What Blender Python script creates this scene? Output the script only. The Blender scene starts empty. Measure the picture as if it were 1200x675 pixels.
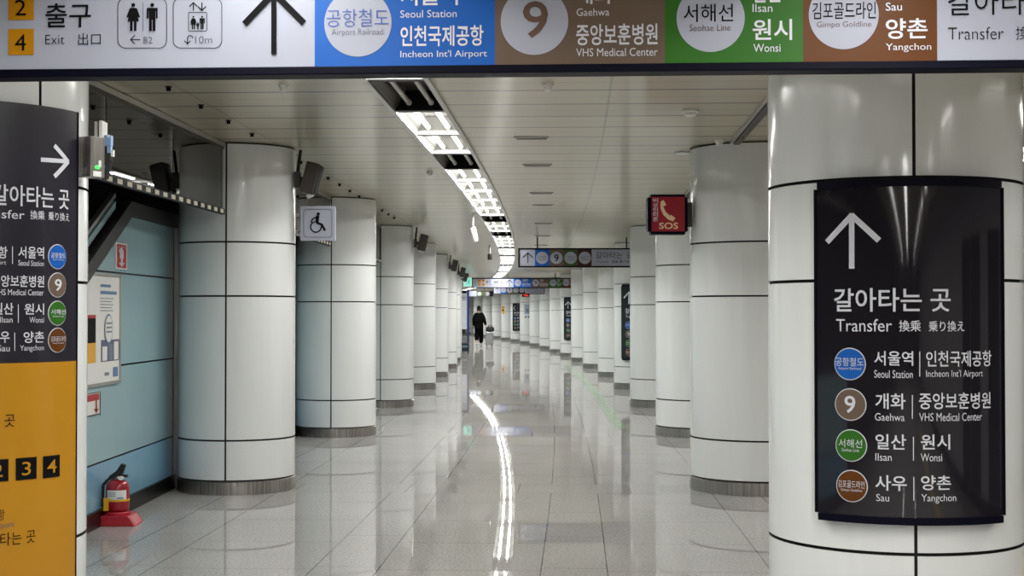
import bpy, bmesh, math, random
import numpy as np
from mathutils import Vector, Matrix
random.seed(7)
SC = bpy.context.scene
COL = SC.collection
PI = math.pi
R = math.radians

# ------------------------------------------------------------------ camera
F, CX, CY, H = 1700.0, 600.0, 337.5, 1.45
PITCH = R(1.03)
cd = bpy.data.cameras.new('camera')
cam = bpy.data.objects.new('camera', cd); COL.objects.link(cam)
cam.location = (0, 0, H); cam.rotation_euler = (PI/2 + PITCH, 0, 0)
cd.sensor_width = 36.0; cd.lens = 36.0*F/1200.0
cd.clip_start = 0.05; cd.clip_end = 300
SC.camera = cam
SC.view_settings.view_transform = 'Standard'
SC.view_settings.look = 'None'
SC.view_settings.exposure = 0.07

def ray(px, py):
    x, y, z = (px-CX)/F, 1.0, (CY-py)/F
    c, s = math.cos(PITCH), math.sin(PITCH)
    return Vector((x, y*c - z*s, y*s + z*c))
def atY(px, py, Y):
    d = ray(px, py); t = Y/d.y
    return Vector((0, 0, H)) + d*t
def atZ(px, py, z):
    d = ray(px, py); t = (z-H)/d.z
    return Vector((0, 0, H)) + d*t
def atX(px, py, X):
    d = ray(px, py); t = X/d.x
    return Vector((0, 0, H)) + d*t

# ------------------------------------------------------------------ materials
def lin(c):
    c = c/255.0
    return c/12.92 if c <= 0.04045 else ((c+0.055)/1.055)**2.4
def rgb(*c): return (lin(c[0]), lin(c[1]), lin(c[2]), 1)
MATS = {}
def mat(name, c, rough=.5, metal=0, emit=0, ecol=None, coat=0, spec=.5, noise=0, nscale=8, stretch=(1,1,1), bump=0):
    if name in MATS: return MATS[name]
    m = bpy.data.materials.new(name); m.use_nodes = True
    nt = m.node_tree; b = nt.nodes['Principled BSDF']
    b.inputs['Base Color'].default_value = rgb(*c)
    b.inputs['Roughness'].default_value = rough
    b.inputs['Metallic'].default_value = metal
    b.inputs['Coat Weight'].default_value = coat
    b.inputs['Coat Roughness'].default_value = .05
    b.inputs['Specular IOR Level'].default_value = spec
    if emit:
        b.inputs['Emission Color'].default_value = rgb(*(ecol or c))
        b.inputs['Emission Strength'].default_value = emit
    if noise or bump:
        tc = nt.nodes.new('ShaderNodeTexCoord'); mp = nt.nodes.new('ShaderNodeMapping')
        mp.inputs['Scale'].default_value = stretch
        n = nt.nodes.new('ShaderNodeTexNoise'); n.inputs['Scale'].default_value = nscale; n.inputs['Detail'].default_value = 4
        nt.links.new(tc.outputs['Object'], mp.inputs[0]); nt.links.new(mp.outputs[0], n.inputs['Vector'])
        if noise:
            mr = nt.nodes.new('ShaderNodeMapRange'); mr.inputs[1].default_value = .25; mr.inputs[2].default_value = .75
            mr.inputs[3].default_value = 1-noise; mr.inputs[4].default_value = 1+noise
            mx = nt.nodes.new('ShaderNodeMix'); mx.data_type = 'RGBA'; mx.blend_type = 'MULTIPLY'
            mx.inputs['Factor'].default_value = 1; mx.inputs['A'].default_value = rgb(*c)
            nt.links.new(n.outputs['Fac'], mr.inputs[0]); nt.links.new(mr.outputs[0], mx.inputs['B'])
            nt.links.new(mx.outputs['Result'], b.inputs['Base Color'])
        if bump:
            bp = nt.nodes.new('ShaderNodeBump'); bp.inputs['Strength'].default_value = bump; bp.inputs['Distance'].default_value = .01
            nt.links.new(n.outputs['Fac'], bp.inputs['Height']); nt.links.new(bp.outputs[0], b.inputs['Normal'])
    MATS[name] = m
    return m
M_ENAMEL = mat('white_enamel', (226,228,227), .16, coat=.35, noise=.014, nscale=5, stretch=(6,6,.4))
M_SEAM = mat('dark_seam', (30,28,27), .8)
M_STEEL = mat('brushed_steel', (168,163,158), .3, .9, noise=.4, nscale=9, stretch=(8,8,.3))
M_STEELD = mat('dark_steel', (70,68,66), .35, 1)
M_BLACK = mat('black_paint', (12,12,16), .45, spec=.12)
M_NAVY = mat('navy_frame', (8,8,24), .5, spec=.08)
M_GLOSS = mat('gloss_dark_acrylic', (30,27,33), .06, coat=.4)
M_L0DARK = mat('satin_dark_acrylic', (33,30,40), .3)
M_YEL = mat('amber_film', (182,128,20), .3, noise=.03, nscale=3)
M_SQ = mat('amber_square', (186,128,18), .4, spec=.12)
M_WHITE_T = mat('white_lettering', (200,201,207), .4, emit=.06)
M_BLACK_T = mat('black_lettering', (12,12,14), .6, spec=.1)
M_GREY_T = mat('grey_lettering', (88,90,104), .5)
M_SIGNW = mat('sign_white', (160,163,176), .35, emit=.05, spec=.12)
M_BLUE = mat('rail_blue', (30,88,168), .35, emit=.04, spec=.12)
M_TAUPE = mat('line_taupe', (102,86,74), .4, emit=.02, spec=.12)
M_GREEN = mat('line_green', (50,100,34), .4, emit=.02, spec=.12)
M_BROWN = mat('line_brown', (92,54,22), .4, emit=.02, spec=.12)
M_BROWND = mat('line_dark_brown', (66,40,34), .4, emit=.06, spec=.12)
M_GREEND = mat('line_dark_green', (62,84,46), .4, emit=.06, spec=.12)
M_CREAM = mat('cream_marking', (236,230,208), .5)
M_RED = mat('sign_red', (150,18,36), .35, emit=.04)
M_TAN = mat('tan_lettering', (222,190,150), .4, emit=.1)
M_BLUEPANEL = mat('blue_wall_panel', (148,180,187), .25, coat=.2, noise=.04, nscale=2)
M_BLUELOW = mat('blue_wall_panel_low', (122,166,192), .25, coat=.2, noise=.04, nscale=2)
M_DARKMETAL = mat('dark_metal_trim', (62,58,56), .35, .6)
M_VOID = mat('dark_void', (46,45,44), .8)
M_REFL = mat('reflector', (176,176,172), .4)
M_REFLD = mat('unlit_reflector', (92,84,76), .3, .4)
M_TUBE = mat('tube_lit', (255,255,255), .3, emit=5, ecol=(255,252,246))
M_TUBED = mat('tube_unlit', (196,190,182), .3)
M_ALU = mat('aluminium', (186,184,178), .3, .8)
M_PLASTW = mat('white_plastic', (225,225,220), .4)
M_SPK = mat('speaker_grey', (74,68,66), .5, noise=.1, nscale=40)
M_GRILLE = mat('speaker_grille', (24,23,24), .7)
M_EXT = mat('extinguisher_red', (150,20,32), .22, coat=.4)
M_EXT2 = mat('stand_red', (176,36,52), .4)
M_RUB = mat('black_rubber', (20,20,22), .55)
M_YPL = mat('yellow_plastic', (226,170,30), .45)
M_PAPER = mat('paper', (226,226,222), .6)
M_EXIT = mat('exit_lit_green', (190,246,232), .4, emit=.75, ecol=(150,240,218))
M_COAT = mat('black_cloth', (9,9,11), .9, spec=.1, noise=.2, nscale=14)
M_TROU = mat('black_trouser_cloth', (11,11,13), .9, spec=.1, noise=.2, nscale=14)
M_SKIN = mat('skin', (205,160,135), .55)
M_HAIR = mat('black_hair', (9,8,8), .7, spec=.15)
M_SHOE = mat('white_shoe', (220,218,214), .6)
M_SUIT = mat('silver_shell', (172,172,174), .3, .3)
M_BAG = mat('dark_bag_cloth', (48,48,54), .8)
M_BINBLUE = mat('dark_navy_plastic', (28,36,52), .4)
M_WIRE = mat('chrome_wire', (150,152,156), .25, 1)
M_BOARD = mat('pale_board', (196,200,206), .4, emit=.05)
M_BLUEPOST = mat('deep_blue_post', (22,30,110), .35)
M_TACT = mat('tactile_yellow', (205,178,110), .6)
M_GUIDE = mat('guide_green', (138,170,132), .25, coat=.4, noise=.05, nscale=3)
M_GUIDEL = mat('guide_pale', (170,192,164), .25, coat=.4)
M_GLASSDOOR = mat('dark_door_glass', (52,58,60), .05, coat=.4)
M_LED = mat('green_led', (80,240,110), .3, emit=1.5, ecol=(60,255,90))
M_REDLED = mat('red_led', (240,70,50), .4, emit=.9, ecol=(255,60,40))

def glass_mat():
    m = bpy.data.materials.new('curtain_glass'); m.use_nodes = True
    nt = m.node_tree; nt.nodes.clear()
    out = nt.nodes.new('ShaderNodeOutputMaterial'); mx = nt.nodes.new('ShaderNodeMixShader')
    fr = nt.nodes.new('ShaderNodeFresnel'); fr.inputs[0].default_value = 1.6
    tr = nt.nodes.new('ShaderNodeBsdfTransparent'); tr.inputs[0].default_value = (.72,.75,.75,1)
    gl = nt.nodes.new('ShaderNodeBsdfGlossy'); gl.inputs['Roughness'].default_value = .01
    nt.links.new(fr.outputs[0], mx.inputs[0]); nt.links.new(tr.outputs[0], mx.inputs[1]); nt.links.new(gl.outputs[0], mx.inputs[2])
    nt.links.new(mx.outputs[0], out.inputs[0])
    return m
M_GLASS = glass_mat()

class NG:
    """small helper to chain math nodes"""
    def __init__(s, nt): s.nt = nt
    def n(s, t): return s.nt.nodes.new(t)
    def m(s, op, a, b=None, c=None):
        x = s.n('ShaderNodeMath'); x.operation = op
        for i, v in enumerate((a, b, c)):
            if v is None: continue
            if isinstance(v, (int, float)): x.inputs[i].default_value = v
            else: s.nt.links.new(v, x.inputs[i])
        return x.outputs[0]
    def mod(s, a, p, off=0): return s.m('FLOORED_MODULO', s.m('SUBTRACT', a, off), p)
    def line(s, a, p, off, w):            # 1 on a line of width w every p
        r = s.mod(a, p, off - w/2); return s.m('LESS_THAN', r, w)
    def mx(s, a, b): return s.m('MAXIMUM', a, b)
    def mul(s, a, b): return s.m('MULTIPLY', a, b)

ROWP, ROW0 = 5.4, 6.7
def floor_mat():
    m = bpy.data.materials.new('polished_granite_tiles'); m.use_nodes = True
    nt = m.node_tree; g = NG(nt); b = nt.nodes['Principled BSDF']
    uv = g.n('ShaderNodeUVMap'); sp = g.n('ShaderNodeSeparateXYZ'); nt.links.new(uv.outputs[0], sp.inputs[0])
    t, s = sp.outputs[0], sp.outputs[1]
    band = g.m('LESS_THAN', g.m('ABSOLUTE', g.m('SUBTRACT', g.mod(s, ROWP, ROW0 - ROWP/2), ROWP/2)), .30)
    nb = g.m('SUBTRACT', 1, band)
    w = .0075
    l1 = g.mx(g.line(t, 1.3, .49, w), g.line(t, 1.3, .865, w))
    lb = g.line(t, .92, .22, w)
    longi = g.mx(g.mul(l1, nb), g.mul(lb, band))
    narrow = g.m('LESS_THAN', g.mod(t, 1.3, .49), .375)
    ws = .010
    tr = g.mx(g.mul(g.line(s, 1.17, 8.33, ws), narrow), g.mul(g.line(s, .98, 8.24, ws), g.m('SUBTRACT', 1, narrow)))
    tr = g.mul(tr, nb)
    be = g.mx(g.line(s, ROWP, ROW0-.3, ws), g.line(s, ROWP, ROW0+.3, ws))
    tr = g.mx(tr, be)
    tc = g.n('ShaderNodeTexCoord')
    n1 = g.n('ShaderNodeTexNoise'); n1.inputs['Scale'].default_value = 60; n1.inputs['Detail'].default_value = 3
    n2 = g.n('ShaderNodeTexNoise'); n2.inputs['Scale'].default_value = .9; n2.inputs['Detail'].default_value = 2
    vo = g.n('ShaderNodeTexVoronoi'); vo.inputs['Scale'].default_value = 130
    for x in (n1, n2, vo): nt.links.new(tc.outputs['Object'], x.inputs['Vector'])
    v = g.m('ADD', g.mul(g.m('SUBTRACT', n1.outputs['Fac'], .5), 1.3), g.mul(g.m('SUBTRACT', n2.outputs['Fac'], .5), .25))
    v = g.m('ADD', v, g.mul(g.m('SUBTRACT', vo.outputs['Distance'], .35), .25))
    v = g.m('ADD', v, 1)
    v = g.m('SUBTRACT', v, g.mul(longi, .66)); v = g.m('SUBTRACT', v, g.mul(tr, .42))
    v = g.m('MAXIMUM', v, .12)
    mx = g.n('ShaderNodeMix'); mx.data_type = 'RGBA'; mx.blend_type = 'MULTIPLY'; mx.inputs['Factor'].default_value = 1
    mx.inputs['A'].default_value = rgb(156,154,151); nt.links.new(v, mx.inputs['B'])
    nt.links.new(mx.outputs['Result'], b.inputs['Base Color'])
    b.inputs['Roughness'].default_value = .3
    b.inputs['Specular IOR Level'].default_value = 0
    b.inputs['Coat Weight'].default_value = .7; b.inputs['Coat Roughness'].default_value = .02; b.inputs['Coat IOR'].default_value = 1.45
    return m
def ceil_mat():
    m = bpy.data.materials.new('linear_metal_ceiling'); m.use_nodes = True
    nt = m.node_tree; g = NG(nt); b = nt.nodes['Principled BSDF']
    uv = g.n('ShaderNodeUVMap'); sp = g.n('ShaderNodeSeparateXYZ'); nt.links.new(uv.outputs[0], sp.inputs[0])
    t, s = sp.outputs[0], sp.outputs[1]
    l1 = g.line(s, .59, 8.95, .038); l2 = g.line(s, .295, 8.95, .024)
    j = g.mx(g.line(t, 50, .9, .016), g.line(t, 50, -1.73, .016))
    v = g.m('SUBTRACT', 1, g.mul(l1, .85)); v = g.m('SUBTRACT', v, g.mul(l2, .25)); v = g.m('SUBTRACT', v, g.mul(j, .4))
    fl = g.m('FLOOR', g.m('DIVIDE', g.m('SUBTRACT', s, 8.95), .59))
    wn = g.n('ShaderNodeTexWhiteNoise'); wn.noise_dimensions = '1D'; nt.links.new(fl, wn.inputs['W'])
    v = g.mul(v, g.m('ADD', .95, g.mul(wn.outputs[0], .10)))
    n2 = g.n('ShaderNodeTexNoise'); n2.inputs['Scale'].default_value = .55; tc = g.n('ShaderNodeTexCoord'); nt.links.new(tc.outputs['Object'], n2.inputs['Vector'])
    v = g.mul(v, g.m('ADD', .86, g.mul(n2.outputs['Fac'], .28)))
    mx = g.n('ShaderNodeMix'); mx.data_type = 'RGBA'; mx.blend_type = 'MULTIPLY'; mx.inputs['Factor'].default_value = 1
    mx.inputs['A'].default_value = rgb(186,177,150); nt.links.new(v, mx.inputs['B'])
    nt.links.new(mx.outputs['Result'], b.inputs['Base Color'])
    b.inputs['Roughness'].default_value = .3; b.inputs['Metallic'].default_value = .15
    b.inputs['Coat Weight'].default_value = .3; b.inputs['Coat Roughness'].default_value = .12
    bp = g.n('ShaderNodeBump'); bp.inputs['Strength'].default_value = .5; bp.inputs['Distance'].default_value = .006
    nt.links.new(g.m('SUBTRACT', 1, l1), bp.inputs['Height']); nt.links.new(bp.outputs[0], b.inputs['Normal'])
    return m
M_FLOOR, M_CEIL = floor_mat(), ceil_mat()

# ------------------------------------------------------------------ mesh builder
class MB:
    def __init__(s): s.v = []; s.f = []; s.mi = []; s.mats = []
    def slot(s, m):
        if m is None: return 0
        if m not in s.mats: s.mats.append(m)
        return s.mats.index(m)
    def add(s, vs, fs, m=None):
        k = len(s.v); s.v += [tuple(x) for x in vs]; i = s.slot(m)
        for f in fs: s.f.append(tuple(a+k for a in f)); s.mi.append(i)
        return s
    def box(s, c, d, rot=None, m=None):
        c = Vector(c); hx, hy, hz = d[0]/2, d[1]/2, d[2]/2
        vs = [Vector((x*hx, y*hy, z*hz)) for x in (-1,1) for y in (-1,1) for z in (-1,1)]
        if rot is not None: vs = [rot @ v for v in vs]
        return s.add([c+v for v in vs], [(0,1,3,2),(4,6,7,5),(0,4,5,1),(2,3,7,6),(0,2,6,4),(1,5,7,3)], m)
    def tube(s, p, q, r, r2=None, n=10, m=None, caps=True):
        p, q = Vector(p), Vector(q); d = (q-p).normalized(); r2 = r if r2 is None else r2
        a = d.orthogonal().normalized(); b = d.cross(a)
        vs = []
        for c, rr in ((p, r), (q, r2)):
            for i in range(n):
                t = 2*PI*i/n; vs.append(c + a*math.cos(t)*rr + b*math.sin(t)*rr)
        fs = [(i, (i+1)%n, n+(i+1)%n, n+i) for i in range(n)]
        if caps: fs += [tuple(reversed(range(n))), tuple(range(n, 2*n))]
        return s.add(vs, fs, m)
    def path(s, pts, r, n=8, m=None):
        for a, b in zip(pts[:-1], pts[1:]): s.tube(a, b, r, n=n, m=m)
        return s
    def lathe(s, prof, n=32, c=(0,0,0), m=None, sx=1, sy=1):
        vs = []; fs = []
        for (r, z) in prof:
            for i in range(n):
                t = 2*PI*i/n; vs.append((c[0]+r*math.cos(t)*sx, c[1]+r*math.sin(t)*sy, c[2]+z))
        k = len(prof)
        for j in range(k-1):
            for i in range(n):
                fs.append((j*n+i, j*n+(i+1)%n, (j+1)*n+(i+1)%n, (j+1)*n+i))
        fs += [tuple(reversed(range(n))), tuple(range((k-1)*n, k*n))]
        return s.add(vs, fs, m)
    def prism(s, poly, y0, y1, m=None):           # polygon in XZ extruded along Y
        n = len(poly)
        vs = [(x, y0, z) for x, z in poly] + [(x, y1, z) for x, z in poly]
        fs = [tuple(range(n)), tuple(reversed(range(n, 2*n)))] + [(i, n+i, n+(i+1)%n, (i+1)%n) for i in range(n)]
        return s.add(vs, fs, m)
    def bent(s, r0, r1, a0, a1, z0, z1, n=24, m=None):   # curved slab; angle 0 = -Y, + toward +X
        vs = []; fs = []
        for i in range(n+1):
            a = a0+(a1-a0)*i/n
            for r in (r0, r1):
                for z in (z0, z1): vs.append((r*math.sin(a), -r*math.cos(a), z))
        for i in range(n):
            k = 4*i; j = k+4
            fs += [(k+2,j+2,j+3,k+3), (k,k+1,j+1,j), (k+1,k+3,j+3,j+1), (k,j,j+2,k+2)]
        fs += [(0,2,3,1), (4*n,4*n+1,4*n+3,4*n+2)]
        return s.add(vs, fs, m)
    def mesh(s, name, m=None, smooth=0, recalc=True):
        me = bpy.data.meshes.new(name); me.from_pydata(s.v, [], s.f)
        mats = s.mats if s.mats else [m]
        if s.mats and m is not None and m not in s.mats: pass
        for x in mats: me.materials.append(x)
        if s.mats: me.polygons.foreach_set('material_index', s.mi)
        if recalc:
            bm = bmesh.new(); bm.from_mesh(me); bmesh.ops.recalc_face_normals(bm, faces=bm.faces[:]); bm.to_mesh(me); bm.free()
        if smooth:
            me.polygons.foreach_set('use_smooth', [True]*len(me.polygons)); me.set_sharp_from_angle(angle=R(smooth))
        me.update(); return me
    def build(s, name, m=None, parent=None, smooth=0, bevel=0, loc=None, label=None):
        me = s.mesh(name, m, smooth)
        o = bpy.data.objects.new(name, me); COL.objects.link(o)
        if parent: o.parent = parent
        if loc: o.location = loc
        if bevel:
            b = o.modifiers.new('bevel', 'BEVEL'); b.width = bevel; b.segments = 2; b.limit_method = 'ANGLE'
        if label: o['label'] = label
        return o
def thing(name, label, cat, loc=(0,0,0), rz=0, group=None):
    o = bpy.data.objects.new(name, None); COL.objects.link(o); o.empty_display_size = .1
    o.location = loc; o.rotation_euler = (0,0,rz)
    o['label'] = label; o['category'] = cat; o['kind'] = 'thing'
    if group: o['group'] = group
    return o
def tag(o, label, cat, group=None, kind='thing'):
    o['label'] = label; o['category'] = cat; o['kind'] = kind
    if group: o['group'] = group
    return o
def struct(o, label=None):
    o['kind'] = 'structure'
    if label: o['label'] = label; o['category'] = 'building'
    return o
def dup(root, label=None, loc=None, rz=None, group=None):
    r = root.copy(); COL.objects.link(r)
    if loc is not None: r.location = loc
    if rz is not None: r.rotation_euler = (0,0,rz)
    if label: r['label'] = label
    if group: r['group'] = group
    for ch in list(root.children):
        c = ch.copy(); COL.objects.link(c); c.parent = r
        for g in list(ch.children):
            d = g.copy(); COL.objects.link(d); d.parent = c
    return r
ORD = ['first','second','third','fourth','fifth','sixth','seventh','eighth','ninth','tenth','eleventh','twelfth','thirteenth','fourteenth',
       'fifteenth','sixteenth','seventeenth','eighteenth','nineteenth']
def ordn(i):
    if i < 19: return ORD[i]
    tens = {2:'twenty',3:'thirty',4:'forty',5:'fifty',6:'sixty',7:'seventy'}
    tieth = {2:'twentieth',3:'thirtieth',4:'fortieth',5:'fiftieth',6:'sixtieth',7:'seventieth'}
    k = i+1
    return tieth[k//10] if k % 10 == 0 else tens[k//10] + '-' + ORD[k % 10 - 1]

# ------------------------------------------------------------------ text and flat drawing
_tc = {}
def text_mesh(s, bold):
    k = (s, bold)
    if k in _tc: return _tc[k]
    c = bpy.data.curves.new('t', 'FONT'); c.body = s; c.size = 1; c.offset = bold; c.resolution_u = 3
    o = bpy.data.objects.new('t', c); COL.objects.link(o)
    dg = bpy.context.evaluated_depsgraph_get()
    me = bpy.data.meshes.new_from_object(o.evaluated_get(dg))
    v = np.array([(p.co.x, p.co.y) for p in me.vertices]); f = [tuple(p.vertices) for p in me.polygons]
    bpy.data.objects.remove(o); bpy.data.curves.remove(c); bpy.data.meshes.remove(me)
    v = (v - v.min(0))/(v.max(0)-v.min(0))
    _tc[k] = (v, f); return _tc[k]

class Sheet:
    curved = False
    """draws flat marks on a surface; fn(u, v, lift) gives a local point, loc(px, py) gives (u, v)"""
    def __init__(s, fn, loc): s.fn = fn; s.loc = loc; s.parts = {}; s.g = 0; s.fix = None
    def new(s): s.g += 1
    def mb(s, part, m): return s.parts.setdefault((part, m.name, s.fix if s.fix is not None else s.g), (MB(), m))[0]
    def put(s, part, m, pts, faces, lift):
        s.mb(part, m).add([s.fn(u, v, lift) for u, v in pts], faces)
    def box(s, x0, y0, x1, y1):
        xm, ym = (x0+x1)/2, (y0+y1)/2
        return s.loc(x0, ym)[0], s.loc(xm, y1)[1], s.loc(x1, ym)[0], s.loc(xm, y0)[1]
    def text(s, t, x0, y0, x1, y1, m, bold=.0, lift=.004, part='lettering'):
        s.new(); u0, v0, u1, v1 = s.box(x0, y0, x1, y1)
        v, f = text_mesh(t, bold)
        s.put(part, m, [(u0+(u1-u0)*a, v0+(v1-v0)*b) for a, b in v], f, lift)
    def rect(s, x0, y0, x1, y1, m, lift=.002, part='colour_panel', n=1):
        s.new(); u0, v0, u1, v1 = s.box(x0, y0, x1, y1)
        pts = []; fs = []
        for i in range(n+1):
            u = u0+(u1-u0)*i/n; pts += [(u, v0), (u, v1)]
        for i in range(n): fs.append((2*i, 2*i+2, 2*i+3, 2*i+1))
        s.put(part, m, pts, fs, lift)
    def disc(s, x, y, r, m, lift=.003, part='disc', n=40, rings=1, sy=1):
        s.new(); u, v = s.loc(x, y); rr = (s.loc(x+r, y)[0]-s.loc(x-r, y)[0])/2
        pts = [(u, v)]; fs = []
        for k in range(1, rings+1):
            for i in range(n):
                a = 2*PI*i/n; pts.append((u+rr*k/rings*math.cos(a), v+rr*k/rings*math.sin(a)*sy))
        for i in range(n): fs.append((0, 1+i, 1+(i+1) % n))
        for k in range(1, rings):
            for i in range(n):
                a, b = 1+(k-1)*n, 1+k*n
                fs.append((a+i, b+i, b+(i+1) % n, a+(i+1) % n))
        s.put(part, m, pts, fs, lift)
    def stroke(s, pts, w, m, lift=.004, part='pictogram', closed=False):
        q = [Vector(s.loc(*p)) for p in pts]
        ww = abs(s.loc(pts[0][0]+w, pts[0][1])[0]-s.loc(*pts[0])[0])/2
        if closed: q.append(q[0])
        for a, b in zip(q[:-1], q[1:]):
            d = (b-a)
            if d.length < 1e-7: continue
            k = max(1, int(d.length/.02)) if s.curved else 1
            d.normalize(); n = Vector((-d.y, d.x))*ww; e = d*ww*.35
            a2, b2 = a-e, b+e; ps = []
            for i in range(k+1): c = a2+(b2-a2)*i/k; ps += [c-n, c+n]
            s.put(part, m, ps, [(2*i, 2*i+2, 2*i+3, 2*i+1) for i in range(k)], lift)
    def poly(s, pts, m, lift=.004, part='pictogram'):
        s.put(part, m, [s.loc(*p) for p in pts], [tuple(range(len(pts)))], lift)
    def arc(s, x, y, r, a0, a1, w, m, lift=.004, part='pictogram', n=24):
        s.stroke([(x+r*math.cos(a0+(a1-a0)*i/n), y+r*math.sin(a0+(a1-a0)*i/n)) for i in range(n+1)], w, m, lift, part)
    def rrect(s, x0, y0, x1, y1, r, w, m, lift=.004, part='outline'):
        pts = []
        for cx, cy, a in ((x1-r,y0+r,-PI/2),(x1-r,y1-r,0),(x0+r,y1-r,PI/2),(x0+r,y0+r,PI)):
            for i in range(7): pts.append((cx+r*math.cos(a+PI/2*i/6), cy+r*math.sin(a+PI/2*i/6)))
        s.stroke(pts, w, m, lift, part, closed=True)
    def finish(s, parent):
        res = {}
        for (part, mn, g), (mb, m) in s.parts.items():
            me = mb.mesh(part, m, recalc=False)
            o = bpy.data.objects.new(part, me); COL.objects.link(o); o.parent = parent
            res[(part, mn, g)] = o
        return res
def wheelchair(S, x, y, k, m):
    S.new(); S.fix = S.g
    S.disc(x+1.2*k, y-13*k, 2.3*k, m, .005, 'pictogram')
    S.stroke([(x+.4*k,y-10*k),(x-.6*k,y-1.5*k)], 4.6*k, m)
    S.stroke([(x-.4*k,y-9.3*k),(x-6.6*k,y-6.2*k),(x-8.6*k,y-1.6*k)], 1.9*k, m)
    S.stroke([(x-.6*k,y-.8*k),(x+5.8*k,y+1.2*k),(x+10.2*k,y+9.2*k)], 3.0*k, m)
    S.arc(x-2*k, y+4.6*k, 7.2*k, R(-5), R(255), 1.8*k, m); S.fix = None
def woman(S, x, y0, y1, m):
    S.new(); S.fix = S.g
    h = y1-y0; S.disc(x, y0+h*.065, h*.07, m, .004, 'pictogram')
    X = lambda a: x+a*h; Y = lambda b: y0+b*h
    S.poly([(X(-.1),Y(.17)),(X(.1),Y(.17)),(X(.13),Y(.3)),(X(.2),Y(.66)),(X(-.2),Y(.66)),(X(-.13),Y(.3))], m)
    S.stroke([(X(-.1),Y(.2)),(X(-.21),Y(.5))], h*.065, m); S.stroke([(X(.1),Y(.2)),(X(.21),Y(.5))], h*.065, m)
    S.stroke([(X(-.07),Y(.64)),(X(-.07),Y(.99))], h*.09, m); S.stroke([(X(.07),Y(.64)),(X(.07),Y(.99))], h*.09, m); S.fix = None
def man(S, x, y0, y1, m):
    S.new(); S.fix = S.g
    h = y1-y0; S.disc(x, y0+h*.065, h*.07, m, .004, 'pictogram')
    X = lambda a: x+a*h; Y = lambda b: y0+b*h
    S.poly([(X(-.18),Y(.17)),(X(.18),Y(.17)),(X(.12),Y(.3)),(X(.12),Y(.6)),(X(-.12),Y(.6)),(X(-.12),Y(.3))], m)
    S.stroke([(X(-.165),Y(.19)),(X(-.165),Y(.54))], h*.065, m); S.stroke([(X(.165),Y(.19)),(X(.165),Y(.54))], h*.065, m)
    S.stroke([(X(-.065),Y(.58)),(X(-.065),Y(.99))], h*.1, m); S.stroke([(X(.065),Y(.58)),(X(.065),Y(.99))], h*.1, m); S.fix = None

# ------------------------------------------------------------------ corridor layout
RAD = .57; HC = 2.83; RADL = .48
RE = [897.5,808,768,738,719,700.5,684,669.3,657.3,644.5,632.5,621.3,609.6,598.7,587.8,577,566,555,545]
LE = {0:107,1:347,2:441,3:485,4:511,5:525.5}
NR = len(RE)
ROWY = [ROW0+ROWP*k for k in range(NR)]
def cx_from_edge(px, Y, side):
    a = math.atan((px-CX)/F); return Y*math.tan(a + side*math.asin(RAD/(Y/math.cos(a))))
RX = [cx_from_edge(RE[k], ROWY[k], 1) for k in range(NR)]
LX = {k: cx_from_edge(LE[k], ROWY[k], -1) for k in LE}
cyk = [-28.0, 0.0] + ROWY + [ROWY[-1]+6, ROWY[-1]+14]
cxk = [None, None]
for k in range(NR): cxk.append((RX[k]+LX[k])/2 if k in LX else RX[k]-2.26)
for i in range(2, NR):                                    # light smoothing
    pass
cxs = cxk[2:]; sm = cxs[:]
for i in range(2, NR-1): sm[i] = .25*cxs[i-1]+.5*cxs[i]+.25*cxs[i+1]
cxk = [sm[0]-.045*(ROW0+28), sm[0]-.045*ROW0] + sm + [sm[-1]-.9, sm[-1]-2.3]
def hermite(Y):
    ys, xs = cyk, cxk
    i = max(0, min(len(ys)-2, int(np.searchsorted(ys, Y))-1))
    def slope(j):
        if j == 0: return (xs[1]-xs[0])/(ys[1]-ys[0])
        if j == len(ys)-1: return (xs[-1]-xs[-2])/(ys[-1]-ys[-2])
        return (xs[j+1]-xs[j-1])/(ys[j+1]-ys[j-1])
    h = ys[i+1]-ys[i]; t = (Y-ys[i])/h; m0, m1 = slope(i)*h, slope(i+1)*h
    return (2*t**3-3*t**2+1)*xs[i]+(t**3-2*t**2+t)*m0+(-2*t**3+3*t**2)*xs[i+1]+(t**3-t**2)*m1
def XC(Y): return hermite(Y)
def slope(Y): return (XC(Y+.2)-XC(Y-.2))/.4
def heading(Y): return -math.atan(slope(Y))               # rotation about Z of the corridor direction
def pt(Y, t, z=0):
    a = math.atan(slope(Y)); return Vector((XC(Y)+t*math.cos(a), Y-t*math.sin(a), z))
Y_A, Y_B = -26.0, 118.0

def strip(name, t0, t1, z, m, y0=Y_A, y1=Y_B, step=.9, flip=False, nt=1):
    me = bpy.data.meshes.new(name); n = int((y1-y0)/step); vs = []; fs = []; uv = []
    ts = [t0+(t1-t0)*j/nt for j in range(nt+1)]
    for i in range(n+1):
        Y = y0+(y1-y0)*i/n
        for t in ts: vs.append(tuple(pt(Y, t, z))); uv.append((t, Y))
    w = nt+1
    for i in range(n):
        for j in range(nt):
            a = i*w+j; f = (a, a+1, a+w+1, a+w); fs.append(tuple(reversed(f)) if flip else f)
    return vs, fs, uv
def strip_obj(name, parts, m):
    vs, fs, uv = [], [], []
    for v, f, u in parts:
        k = len(vs); vs += v; uv += u; fs += [tuple(a+k for a in q) for q in f]
    me = bpy.data.meshes.new(name); me.from_pydata(vs, [], fs)
    l = me.uv_layers.new(name='UVMap')
    for lp in me.loops: l.data[lp.index].uv = uv[lp.vertex_index]
    me.materials.append(m); o = bpy.data.objects.new(name, me); COL.objects.link(o); return o
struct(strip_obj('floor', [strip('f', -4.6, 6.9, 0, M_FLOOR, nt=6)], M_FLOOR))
T0, HW = -.36, .17                                        # light channel offset and half width
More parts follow.
